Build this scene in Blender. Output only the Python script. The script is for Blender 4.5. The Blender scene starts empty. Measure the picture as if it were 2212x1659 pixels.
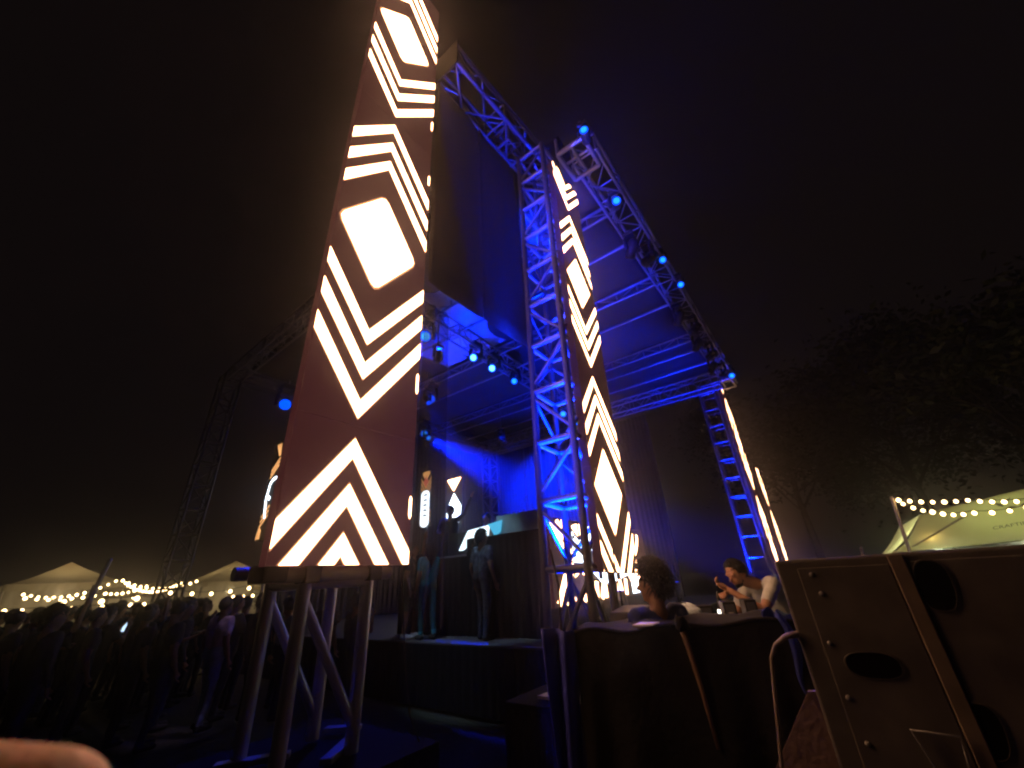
import bpy, bmesh, math, random
import numpy as np
from mathutils import Vector, Matrix, Quaternion, noise
random.seed(7); np.random.seed(7)
scene = bpy.context.scene
COL = scene.collection

# ------------------------------------------------------------------ camera
CAM_Z = 1.8
pitch, roll, azim = math.radians(26.3), math.radians(3.5), math.radians(36.0)
_h = Vector((math.cos(azim), math.sin(azim), 0)); _r = Vector((math.sin(azim), -math.cos(azim), 0))
_f = _h * math.cos(pitch) + Vector((0, 0, math.sin(pitch))); _u = _r.cross(_f)
_R = _r * math.cos(roll) - _u * math.sin(roll); _U = _r * math.sin(roll) + _u * math.cos(roll)
cam = bpy.data.cameras.new("camera"); cam_o = bpy.data.objects.new("camera", cam); COL.objects.link(cam_o)
cam_o.matrix_world = Matrix(((_R.x, _U.x, -_f.x, 0), (_R.y, _U.y, -_f.y, 0), (_R.z, _U.z, -_f.z, CAM_Z), (0, 0, 0, 1)))
cam.sensor_width = 36.0; cam.lens = 855.0 / 2212.0 * 36.0
cam.clip_start = 0.01; cam.clip_end = 600
cam.dof.use_dof = True; cam.dof.focus_distance = 7.0; cam.dof.aperture_fstop = 9.0
scene.camera = cam_o

# ------------------------------------------------------------------ night sky, exposure
world = bpy.data.worlds.new("World"); scene.world = world; world.use_nodes = True
bg = world.node_tree.nodes["Background"]
bg.inputs[0].default_value = (0.0036, 0.0025, 0.0026, 1); bg.inputs[1].default_value = 1.0
vs = scene.view_settings
vs.view_transform = 'Standard'; vs.look = 'None'; vs.exposure = 0.0; vs.gamma = 1.0; vs.use_curve_mapping = False
scene.cycles.use_denoising = True
scene.cycles.max_bounces = 5; scene.cycles.diffuse_bounces = 2; scene.cycles.glossy_bounces = 3
scene.cycles.transparent_max_bounces = 8; scene.cycles.volume_bounces = 0
scene.cycles.filter_width = 2.3
scene.cycles.sample_clamp_indirect = 4.0

# ------------------------------------------------------------------ materials
MATS = {}
def mat(name, col, rough=0.6, metal=0.0, var=0.0, vscale=6.0, bump=0.0, bscale=40.0, emit=None, estr=0.0, spec=0.5, sss=0.0):
    if name in MATS: return MATS[name]
    m = bpy.data.materials.new(name); m.use_nodes = True
    nt = m.node_tree; b = nt.nodes["Principled BSDF"]
    b.inputs["Base Color"].default_value = (*col, 1); b.inputs["Roughness"].default_value = rough
    b.inputs["Metallic"].default_value = metal; b.inputs["Specular IOR Level"].default_value = spec
    if sss:
        b.inputs["Subsurface Weight"].default_value = sss; b.inputs["Subsurface Radius"].default_value = (0.016, 0.005, 0.003)
    if emit:
        b.inputs["Emission Color"].default_value = (*emit, 1); b.inputs["Emission Strength"].default_value = estr
    tc = nt.nodes.new("ShaderNodeTexCoord")
    if var > 0:
        n = nt.nodes.new("ShaderNodeTexNoise"); n.inputs["Scale"].default_value = vscale; n.inputs["Detail"].default_value = 6
        nt.links.new(tc.outputs["Object"], n.inputs["Vector"])
        r = nt.nodes.new("ShaderNodeValToRGB")
        r.color_ramp.elements[0].position = 0.3; r.color_ramp.elements[1].position = 0.72
        r.color_ramp.elements[0].color = (*[c * (1 - var) for c in col], 1)
        r.color_ramp.elements[1].color = (*[min(1, c * (1 + var)) for c in col], 1)
        nt.links.new(n.outputs["Fac"], r.inputs["Fac"]); nt.links.new(r.outputs["Color"], b.inputs["Base Color"])
        mr = nt.nodes.new("ShaderNodeMapRange"); mr.inputs["To Min"].default_value = max(0.05, rough - 0.12); mr.inputs["To Max"].default_value = min(1, rough + 0.12)
        nt.links.new(n.outputs["Fac"], mr.inputs["Value"]); nt.links.new(mr.outputs["Result"], b.inputs["Roughness"])
    if bump > 0:
        n2 = nt.nodes.new("ShaderNodeTexNoise"); n2.inputs["Scale"].default_value = bscale; n2.inputs["Detail"].default_value = 8
        nt.links.new(tc.outputs["Object"], n2.inputs["Vector"])
        bp = nt.nodes.new("ShaderNodeBump"); bp.inputs["Strength"].default_value = bump; bp.inputs["Distance"].default_value = 0.02
        nt.links.new(n2.outputs["Fac"], bp.inputs["Height"]); nt.links.new(bp.outputs["Normal"], b.inputs["Normal"])
    MATS[name] = m
    return m
def emissive(name, col, strength):
    if name in MATS: return MATS[name]
    m = bpy.data.materials.new(name); m.use_nodes = True; nt = m.node_tree; nt.nodes.clear()
    e = nt.nodes.new("ShaderNodeEmission"); o = nt.nodes.new("ShaderNodeOutputMaterial")
    e.inputs[0].default_value = (*col, 1); e.inputs[1].default_value = strength
    nt.links.new(e.outputs[0], o.inputs[0]); MATS[name] = m
    return m
def mesh_cloth(name, col, opacity):
    """woven mesh fabric: real holes, so partly see-through"""
    m = bpy.data.materials.new(name); m.use_nodes = True; nt = m.node_tree
    b = nt.nodes["Principled BSDF"]; b.inputs["Base Color"].default_value = (*col, 1); b.inputs["Roughness"].default_value = 0.9
    t = nt.nodes.new("ShaderNodeBsdfTransparent"); mx = nt.nodes.new("ShaderNodeMixShader"); mx.inputs[0].default_value = opacity
    nt.links.new(t.outputs[0], mx.inputs[1]); nt.links.new(b.outputs[0], mx.inputs[2])
    nt.links.new(mx.outputs[0], nt.nodes["Material Output"].inputs[0]); MATS[name] = m
    return m

ALU = mat("aluminium_tube", (0.33, 0.33, 0.35), 0.40, 0.75, var=0.12, vscale=9, bump=0.05, bscale=60)
def translucent(m, col, fac=0.45):
    """thin canvas: part of the light that falls on the far side shines through"""
    nt = m.node_tree; b = nt.nodes["Principled BSDF"]; t = nt.nodes.new("ShaderNodeBsdfTranslucent"); t.inputs[0].default_value = (*col, 1)
    mx = nt.nodes.new("ShaderNodeMixShader"); mx.inputs[0].default_value = fac
    nt.links.new(b.outputs[0], mx.inputs[1]); nt.links.new(t.outputs[0], mx.inputs[2]); nt.links.new(mx.outputs[0], nt.nodes["Material Output"].inputs[0])
    return m
ALU_DARK = mat("shade_darkened_tube", (0.13, 0.125, 0.12), 0.5, 0.6, var=0.25, vscale=8)  # darkened aluminium copy, so dim towers catch less screen light
ALU_MID = mat("shade_mid_tube", (0.2, 0.2, 0.21), 0.42, 0.7, var=0.2, vscale=9)  # half-darkened aluminium copy for the centre tower's braces, same purpose
ALU_D = mat("dull_galvanised", (0.35, 0.34, 0.33), 0.5, 0.5, var=0.2, vscale=7)
BLACK = mat("black_paint", (0.014, 0.014, 0.015), 0.6, 0.0, var=0.3, vscale=12, bump=0.08)
BLACKCLOTH = mat("black_cloth", (0.012, 0.0115, 0.0135), 0.9, var=0.35, vscale=5, bump=0.3, bscale=25, spec=0.25)
LEDBODY = mat("screen_cabinet", (0.02, 0.018, 0.018), 0.5, var=0.2, emit=(1.0, 0.25, 0.24), estr=0.042)  # unlit screen face given faint maroon emission in place of bloom
LEDBODY_DIM = mat("screen_cabinet_dim", (0.02, 0.018, 0.018), 0.5, var=0.2, emit=(1.0, 0.24, 0.30), estr=0.02)  # weaker copy of that painted glow, for the farther screens
LIT = emissive("screen_light", (1.0, 0.50, 0.25), 13.0)
BLOOM_RIM = emissive("painted_glow_amber", (1.0, 0.42, 0.18), 1.0)  # amber rim painted behind the lit shapes as their bloom
LIT_ORANGE = emissive("screen_light_orange", (1.0, 0.47, 0.16), 1.3)
LIT_RED = emissive("screen_light_red", (1.0, 0.22, 0.13), 0.8)
LIT_WHITE = emissive("screen_light_white", (0.75, 0.87, 1.0), 6.0)
BULB = emissive("warm_bulb", (1.0, 0.66, 0.28), 13.0)
LENS = emissive("blue_lens", (0.02, 0.36, 1.0), 1.6)
LENS_HOT = emissive("blue_lens_hot", (0.12, 0.62, 1.0), 4.0)
LENS_DEEP = emissive("blue_lens_deep", (0.0, 0.05, 1.0), 2.6)
BLUE = (0.0, 0.016, 1.0)

# ------------------------------------------------------------------ helpers
def link(o, parent=None):
    COL.objects.link(o)
    if parent: o.parent = parent
    return o
def tag(o, label=None, cat=None, group=None, kind=None):
    if label: o["label"] = label
    if cat: o["category"] = cat
    if group: o["group"] = group
    if kind: o["kind"] = kind
    return o
def empty(name, loc, label=None, cat=None, group=None, rz=0.0):
    o = bpy.data.objects.new(name, None); o.empty_display_size = 0.1; COL.objects.link(o)
    o.location = loc; o.rotation_euler = (0, 0, rz)
    return tag(o, label, cat, group)
_cyl = {}
def unit_cyl(m, n=12):
    key = (m.name, n)
    if key in _cyl: return _cyl[key]
    bm = bmesh.new(); bmesh.ops.create_cone(bm, cap_ends=True, segments=n, radius1=1, radius2=1, depth=1)
    bmesh.ops.translate(bm, verts=bm.verts, vec=(0, 0, 0.5))
    me = bpy.data.meshes.new("tube"); bm.to_mesh(me); bm.free(); me.materials.append(m)
    for p in me.polygons: p.use_smooth = len(p.vertices) == 4
    _cyl[key] = me
    return me
def pipe(name, parent, p, q, r, m=None, n=12):
    """a straight tube from p to q given in world space, under parent (an Empty that is only moved)"""
    m = m or ALU
    o = bpy.data.objects.new(name, unit_cyl(m, n)); link(o, parent)
    base = Vector(parent.location) if parent else Vector((0, 0, 0))
    p = Vector(p); q = Vector(q); d = q - p
    rot = Vector((0, 0, 1)).rotation_difference(d.normalized())
    o.matrix_basis = Matrix.LocRotScale(p - base, rot, Vector((r, r, d.length)))
    return o
class MB:
    def __init__(s): s.v = []; s.f = []
    def add(s, vs, fs):
        k = len(s.v); s.v += [tuple(v) for v in vs]; s.f += [tuple(i + k for i in f) for f in fs]; return s
    def box(s, lo, hi, M=None):
        x0, y0, z0 = lo; x1, y1, z1 = hi
        vs = [Vector(p) for p in ((x0, y0, z0), (x1, y0, z0), (x1, y1, z0), (x0, y1, z0), (x0, y0, z1), (x1, y0, z1), (x1, y1, z1), (x0, y1, z1))]
        if M: vs = [M @ v for v in vs]
        return s.add(vs, [(0, 3, 2, 1), (4, 5, 6, 7), (0, 1, 5, 4), (1, 2, 6, 5), (2, 3, 7, 6), (3, 0, 4, 7)])
    def tube(s, pts, r, n=8):
        pts = [Vector(p) for p in pts]; rs = r if isinstance(r, (list, tuple)) else [r] * len(pts)
        vs, fs = [], []; prev = None
        for i, p in enumerate(pts):
            t = (pts[min(i + 1, len(pts) - 1)] - pts[max(i - 1, 0)]).normalized()
            a = prev if prev and abs(prev.dot(t)) < 0.95 else (Vector((0, 0, 1)) if abs(t.z) < 0.9 else Vector((1, 0, 0)))
            a = (a - t * a.dot(t)).normalized(); b = t.cross(a); prev = a
            for k in range(n):
                an = 2 * math.pi * k / n; vs.append(p + (a * math.cos(an) + b * math.sin(an)) * rs[i])
        for i in range(len(pts) - 1):
            for k in range(n):
                fs.append((i * n + k, i * n + (k + 1) % n, (i + 1) * n + (k + 1) % n, (i + 1) * n + k))
        fs.append(tuple(range(n - 1, -1, -1))); fs.append(tuple((len(pts) - 1) * n + k for k in range(n)))
        return s.add(vs, fs)
    def lathe(s, prof, n=20, M=None):
        vs, fs = [], []
        for r, z in prof:
            for k in range(n):
                a = 2 * math.pi * k / n; v = Vector((r * math.cos(a), r * math.sin(a), z)); vs.append(M @ v if M else v)
        for i in range(len(prof) - 1):
            for k in range(n): fs.append((i * n + k, i * n + (k + 1) % n, (i + 1) * n + (k + 1) % n, (i + 1) * n + k))
        fs.append(tuple(range(n - 1, -1, -1))); fs.append(tuple((len(prof) - 1) * n + k for k in range(n)))
        return s.add(vs, fs)
    def grid(s, fn, nu, nv):
        vs = [fn(i / nu, j / nv) for j in range(nv + 1) for i in range(nu + 1)]
        fs = [(j * (nu + 1) + i, j * (nu + 1) + i + 1, (j + 1) * (nu + 1) + i + 1, (j + 1) * (nu + 1) + i) for j in range(nv) for i in range(nu)]
        return s.add(vs, fs)
    def build(s, name, m, parent=None, smooth=False, bevel=0.0, solid=0.0):
        me = bpy.data.meshes.new(name); base = Vector(parent.location) if parent else Vector((0, 0, 0))
        if parent and parent.parent: base = base + Vector(parent.parent.location)
        me.from_pydata([tuple(Vector(v) - base) for v in s.v], [], s.f); me.update()
        if smooth:
            for p in me.polygons: p.use_smooth = True
        me.materials.append(m)
        o = bpy.data.objects.new(name, me); link(o, parent)
        if bevel:
            b = o.modifiers.new("bevel", 'BEVEL'); b.width = bevel; b.segments = 2; b.limit_method = 'ANGLE'
        if solid:
            b = o.modifiers.new("solid", 'SOLIDIFY'); b.thickness = solid
        return o
def clip_z(poly, z0, z1):
    for sgn, lim in ((1, z0), (-1, -z1)):
        out = []
        for i in range(len(poly)):
            a, b = poly[i - 1], poly[i]; da, db = sgn * a[1] - lim, sgn * b[1] - lim
            if (da < 0) != (db < 0):
                t = da / (da - db); out.append((a[0] + (b[0] - a[0]) * t, a[1] + (b[1] - a[1]) * t))
            if db >= 0: out.append(b)
        poly = out
        if len(poly) < 3: return []
    return poly
def spot(name, parent, loc, target, energy, col=BLUE, size=60, blend=0.5, radius=0.1):
    l = bpy.data.lights.new(name, 'SPOT'); l.energy = energy; l.color = col; l.spot_size = math.radians(size); l.spot_blend = blend; l.shadow_soft_size = radius
    o = bpy.data.objects.new(name, l); link(o, parent)
    base = Vector(parent.location) if parent else Vector((0, 0, 0))
    d = (Vector(target) - Vector(loc)).normalized()
    o.matrix_basis = Matrix.LocRotScale(Vector(loc) - base, Vector((0, 0, -1)).rotation_difference(d), None)
    return o

# ------------------------------------------------------------------ ground and stage deck
g = MB().grid(lambda a, b: ((a - 0.5) * 400 + 10, (b - 0.5) * 400 + 10, 0.05 * noise.noise(Vector((a * 90, b * 90, 0))) - 0.06), 120, 120)
tag(g.build("ground", mat("ground_grass_soil", (0.035, 0.034, 0.022), 0.95, var=0.5, vscale=3, bump=0.6, bscale=12), None, True), kind="structure")
STAGE = mat("stage_ply", (0.09, 0.085, 0.085), 0.55, var=0.3, vscale=4, bump=0.1)
st = empty("stage_platform", (5.6, 9.0, 0), "large black-skirted concert stage platform behind the towers", "stage")
k = 0
for ix in range(6):
    for iy in range(6):
        x0 = 5.6 + ix * 2.0; y0 = 3.3 + iy * 2.1
        MB().box((x0 + 0.004, y0 + 0.004, 0.84), (x0 + 1.996, y0 + 2.096, 0.9)).build("deck_board", STAGE, st, bevel=0.004)
def skirt(parent, p, q, z0, z1, amp=0.02, waves=26, m=BLACKCLOTH, name="skirt"):
    p = Vector(p); q = Vector(q); d = (q - p); n = Vector((d.y, -d.x, 0)).normalized()
    ph = random.random() * 6
    def fn(a, b):
        w = math.sin(a * waves * 2 * math.pi + ph + 0.8 * math.sin(a * 9)) * amp * (0.35 + 0.65 * (1 - b))
        c = p + d * a + n * w; return (c.x, c.y, z0 + (z1 - z0) * b)
    return MB().grid(fn, max(24, int(waves * 7)), 4).build(name, m, parent, True)
skirt(st, (5.57, 15.9, 0), (5.57, 3.3, 0), 0.0, 0.88, waves=70)
skirt(st, (5.6, 3.27, 0), (17.6, 3.27, 0), 0.0, 0.88, waves=60)
for lab, x0, y0, x1, y1 in (("black platform carrying the nearest screen tower", 1.0, 2.42, 2.3, 3.6), ("black platform under the centre tower behind the covered desk", 3.2, 1.6, 4.2, 2.6)):
    pl = empty("tower_platform", ((x0 + x1) / 2, (y0 + y1) / 2, 0), lab, "platform", "tower platforms")
    MB().box((x0, y0, 0.82), (x1, y1, 0.9)).build("deck_board", mat("matt_black_deck", (0.005, 0.005, 0.005), 0.95, spec=0.1), pl, bevel=0.006)
    for a, b in (((x0, y0), (x1, y0)), ((x1, y0), (x1, y1)), ((x1, y1), (x0, y1)), ((x0, y1), (x0, y0))):
        skirt(pl, (*a, 0), (*b, 0), 0.0, 0.86, 0.012, 10)

# ------------------------------------------------------------------ truss towers
def tower(label, x, y, s, z0, z1, bay, rc=0.036, rb=0.02, first=None, rung_r=None, outrig=0.0, m=ALU, sparse=False, ladder=False, chord_m=None):
    t = empty("truss_tower", (x + s / 2, y + s / 2, z0), label, "truss tower", "truss towers")
    cs = [(x, y), (x + s, y), (x + s, y + s), (x, y + s)]
    for c in cs: pipe("chord", t, (*c, z0 + 0.02), (*c, z1), rc, chord_m or m)
    zs = [z0 + 0.06, first if first else z0 + bay]
    while zs[-1] + bay < z1 - 0.1: zs.append(zs[-1] + bay)
    zs.append(z1 - 0.04)
    for i, z in enumerate(zs):
        for k in range(4):
            a, b = cs[k], cs[(k + 1) % 4]
            if i > 0: pipe("rung", t, (*a, z), (*b, z), rung_r or rb * 1.25, m)
            if i < len(zs) - 1:
                lo, hi = z + 0.08, zs[i + 1] - 0.08
                if ladder and k in (1, 3): continue
                if sparse and i == 0:
                    if k in (1, 3): continue
                    if k == 2: a, b = b, a
                elif (i + k) % 2: a, b = b, a
                pipe("diagonal", t, (*a, hi), (*b, lo), rb, m)
    b = MB()
    if not sparse: b.box((x - 0.09, y - 0.09, z0), (x + s + 0.09, y + s + 0.09, z0 + 0.02)).build("base_plate", ALU_D, t)
    if outrig:
        for c, d in ((cs[0], (-1, -1)), (cs[1], (1, -1)), (cs[2], (1, 1)), (cs[3], (-1, 1))):
            e = (c[0] + d[0] * outrig, c[1] + d[1] * outrig)
            pipe("outrigger", t, (*c, z0 + 0.07), (*e, z0 + 0.07), 0.03, m)
            pipe("stabiliser", t, (*c, z0 + outrig * 1.1), (*e, z0 + 0.08), 0.022, m)
            MB().lathe([(0.07, z0), (0.07, z0 + 0.02), (0.02, z0 + 0.03), (0.02, z0 + 0.1)], 12, Matrix.Translation((e[0], e[1], 0))).build("foot_pad", ALU_D, t)
    return t
TA = tower("near aluminium truss tower standing under the biggest lit screen column", 1.412, 2.72, 0.447, 0.9, 9.9, 0.63, 0.041, 0.03, 1.85, 0.033, sparse=True, m=mat("bright_aluminium_tube", (0.56, 0.56, 0.58), 0.38, 0.7, var=0.12, vscale=9, bump=0.05, bscale=60))
TB = tower("blue-lit truss tower in the centre beside the narrow screen column", 3.42, 1.81, 0.455, 0.9, 8.15, 0.625, 0.038, 0.021, 1.86, 0.030, m=ALU_MID, chord_m=ALU_DARK)
TB.rotation_euler = (0, math.radians(2.3), 0)
TC = tower("ladder-like truss tower at the right behind the loudspeaker", 16.75, 2.05, 0.58, 0.0, 8.6, 0.68, 0.045, 0.022, ladder=True)
TD = tower("dim truss tower rising behind the crowd at the left", 3.75, 14.75, 0.5, 0.0, 8.7, 0.7, 0.035, 0.02, outrig=0.8, m=ALU_DARK)
TE = tower("small truss tower at the far back of the stage", 15.8, 13.2, 0.55, 0.9, 8.6, 0.8, 0.045, 0.025)
# base feet of the near tower: flat aluminium ladder feet and blue clamp
for (p, q) in (((1.30, 3.20, 0.925), (1.62, 2.98, 0.925)), ((1.66, 2.66, 0.925), (1.98, 2.90, 0.925)), ((1.98, 3.22, 0.925), (2.12, 3.02, 0.925))):
    d = (Vector(q) - Vector(p)); L = d.length; M = Matrix.Translation(Vector(p)) @ Vector((1, 0, 0)).rotation_difference(d.normalized()).to_matrix().to_4x4()
    MB().box((0, -0.035, 0), (L, 0.035, 0.03), M).build("foot_bar", ALU, TA, bevel=0.004)

# ------------------------------------------------------------------ roof trusses
def beam(name, label, p, q, w, h, side, panel, rc=0.03, rb=0.014, flat=False, m=ALU, group="roof trusses"):
    """box (or flat ladder) truss from p to q; p,q = centre line of the bottom face; side = horizontal cross direction"""
    p = Vector(p); q = Vector(q); L = (q - p).length; d = (q - p) / L; sd = Vector(side).normalized(); up = Vector((0, 0, 1))
    t = empty(name, tuple(p), label, "truss", group)
    offs = [(-w / 2, 0), (w / 2, 0), (w / 2, h), (-w / 2, h)] if not flat else [(0, 0), (0, h)]
    pt = lambda k, a: p + d * a + sd * offs[k][0] + up * offs[k][1]
    for k in range(len(offs)): pipe("chord", t, pt(k, 0), pt(k, L), rc, m, 10)
    n = max(1, int(round(L / panel))); a = [L * i / n for i in range(n + 1)]
    faces = [(0, 1), (1, 2), (2, 3), (3, 0)] if not flat else [(0, 1)]
    for i in range(n + 1):
        for (u_, v_) in faces:
            if i % (1 if flat else 2) == 0: pipe("post", t, pt(u_, a[i]), pt(v_, a[i]), rb * 1.1, m, 8)
            if i < n:
                s_, e_ = (u_, v_) if i % 2 == 0 else (v_, u_)
                pipe("diagonal", t, pt(s_, a[i]), pt(e_, a[i + 1]), rb, m, 8)
    return t
UX, UY = (1, 0, 0), (0, 1, 0)
beam("roof_truss", "outer side truss with the row of lights running to the right tower", (4.65, 1.46, 8.55), (17.4, 1.46, 8.55), 0.46, 0.46, UY, 0.55, 0.036, 0.017)
WT = beam("roof_truss", "blue-lit wing truss joining the near screen tower to the centre tower", (2.14, 2.42, 8.5), (4.3, 2.30, 8.5), 0.44, 0.44, UY, 0.56, 0.036, 0.018, m=ALU_DARK)
MB().box((2.118, 2.16, 8.42), (2.14, 2.80, 9.02)).build("end_plate", mat("matt_black_deck", (0.005, 0.005, 0.005), 0.95, spec=0.1), WT)
beam("roof_truss", "front roof truss reaching left to the crowd-side tower", (3.7, 2.3, 8.5), (4.05, 15.0, 8.5), 0.4, 0.4, UX, 0.6, m=ALU_DARK)
beam("roof_truss", "far crosswise roof truss from the right tower to the back tower", (16.1, 1.7, 8.1), (16.05, 14.2, 8.1), 0.5, 0.55, UX, 0.6, 0.04, 0.018)
beam("roof_truss", "left side roof truss behind the big screen column", (4.0, 14.95, 8.5), (16.2, 13.9, 8.5), 0.4, 0.4, UY, 0.7, m=ALU_DARK)
beam("roof_truss", "middle spine truss carrying the stage lights under the canopy", (5.2, 7.2, 8.45), (16.2, 7.6, 8.45), 0.4, 0.42, UY, 0.5, 0.032, 0.018)
for X_, lab in ((6.26, "first ladder rafter behind the narrow screen column"), (9.2, "second ladder rafter counted from the front of the roof"), (12.9, "third ladder rafter close to the far end of the roof")):
    beam("roof_rafter", lab, (X_, 1.6, 8.7), (X_, 14.4, 8.7), 0, 0.28, UX, 0.62, 0.036, 0.016, flat=True, group="ladder rafters of the roof")
for X_, lab in ((7.34, "single roof pipe between the first and second rafters"), (10.38, "single roof pipe just behind the second rafter"), (13.75, "single roof pipe just behind the third rafter"), (15.0, "last single roof pipe in front of the far truss")):
    t = empty("roof_pipe", (X_, 1.6, 8.72), lab, "pipe", "single roof pipes")
    for j in range(5): pipe("tube", t, (X_, 1.6 + j * 2.56, 8.72), (X_, 1.6 + (j + 1) * 2.56 - 0.02, 8.72), 0.038)
    for j in range(1, 5): pipe("coupler", t, (X_, 1.6 + j * 2.56 - 0.06, 8.72), (X_, 1.6 + j * 2.56 + 0.05, 8.72), 0.048)
# canopy skin
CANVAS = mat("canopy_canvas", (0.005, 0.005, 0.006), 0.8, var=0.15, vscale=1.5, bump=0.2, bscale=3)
cn = empty("roof_canopy", (10.3, 8.0, 9.0), "grey canvas canopy stretched over the stage roof", "canopy")
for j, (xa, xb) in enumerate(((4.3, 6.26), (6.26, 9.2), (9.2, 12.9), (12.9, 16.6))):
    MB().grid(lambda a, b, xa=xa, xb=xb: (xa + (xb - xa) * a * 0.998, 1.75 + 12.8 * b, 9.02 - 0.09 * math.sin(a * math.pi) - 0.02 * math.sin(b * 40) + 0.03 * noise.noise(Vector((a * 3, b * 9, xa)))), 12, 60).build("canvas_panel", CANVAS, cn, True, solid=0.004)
MB().grid(lambda a, b: (5.0 + 4.0 * a, 5.6 + 3.8 * b, 8.985 - 0.09 * math.sin(a * math.pi) + 0.03 * noise.noise(Vector((a * 3, b * 9, 3)))), 12, 40).build("pale_lit_patch", mat("canopy_lit_patch_white", (0.55, 0.55, 0.58), 0.8, var=0.08), cn, True, solid=0.004)  # pale canvas patch put where the blue light pools
# rear and side stage curtains
BACK = mat("stage_backdrop", (0.032, 0.032, 0.038), 0.85, var=0.3, vscale=2, bump=0.3, bscale=4)
bd = empty("stage_backdrop", (16.9, 9.0, 0.9), "dark curtain closing the back of the stage", "curtain")
for j in range(6):
    y0 = 5.0 + j * 1.7
    skirt(bd, (16.9, y0 + 1.68, 0), (16.9, y0, 0), 0.9, 8.1, 0.05, 9, BACK, "curtain_panel")
sd_ = empty("side_curtain", (10, 14.6, 0.9), "dark curtain closing the left side of the stage", "curtain")
for j in range(5):
    x0 = 6.6 + j * 1.95
    skirt(sd_, (x0, 14.5 + 0.02 * j, 0), (x0 + 1.93, 14.5 + 0.02 * j, 0), 0.9, 8.2, 0.05, 9, BACK, "curtain_panel")
# wing banner (opaque mesh) and see-through scrim beside the near column
WING = mat("wing_mesh", (0.04, 0.034, 0.032), 0.9, var=0.12, vscale=3, bump=0.3, bscale=200)
wb = empty("wing_banner", (2.8, 2.9, 4.9), "large dark mesh banner hung between the near column and centre tower", "banner")
for j, (xa, xb) in enumerate(((2.16, 3.05), (3.05, 4.02))):
    MB().grid(lambda a, b, xa=xa, xb=xb: (xa + (xb - xa) * a * 0.996, 2.58 + 0.012 * math.sin(a * 9 + b * 5), 4.70 - 0.04 * math.sin(a * 3.1) + (8.55 - 4.70) * b), 14, 14).build("mesh_panel", WING, wb, True, solid=0.003)
sc_ = MB().grid(lambda a, b: (2.16 + 0.36 * a, 2.62 + 0.02 * math.sin(a * 14), 1.5 + 2.95 * b), 20, 10).build("mesh_scrim", mesh_cloth("scrim_mesh", (0.10, 0.09, 0.10), 0.62), None, True)
tag(sc_, "narrow see-through black scrim beside the biggest screen column", "scrim")

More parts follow.
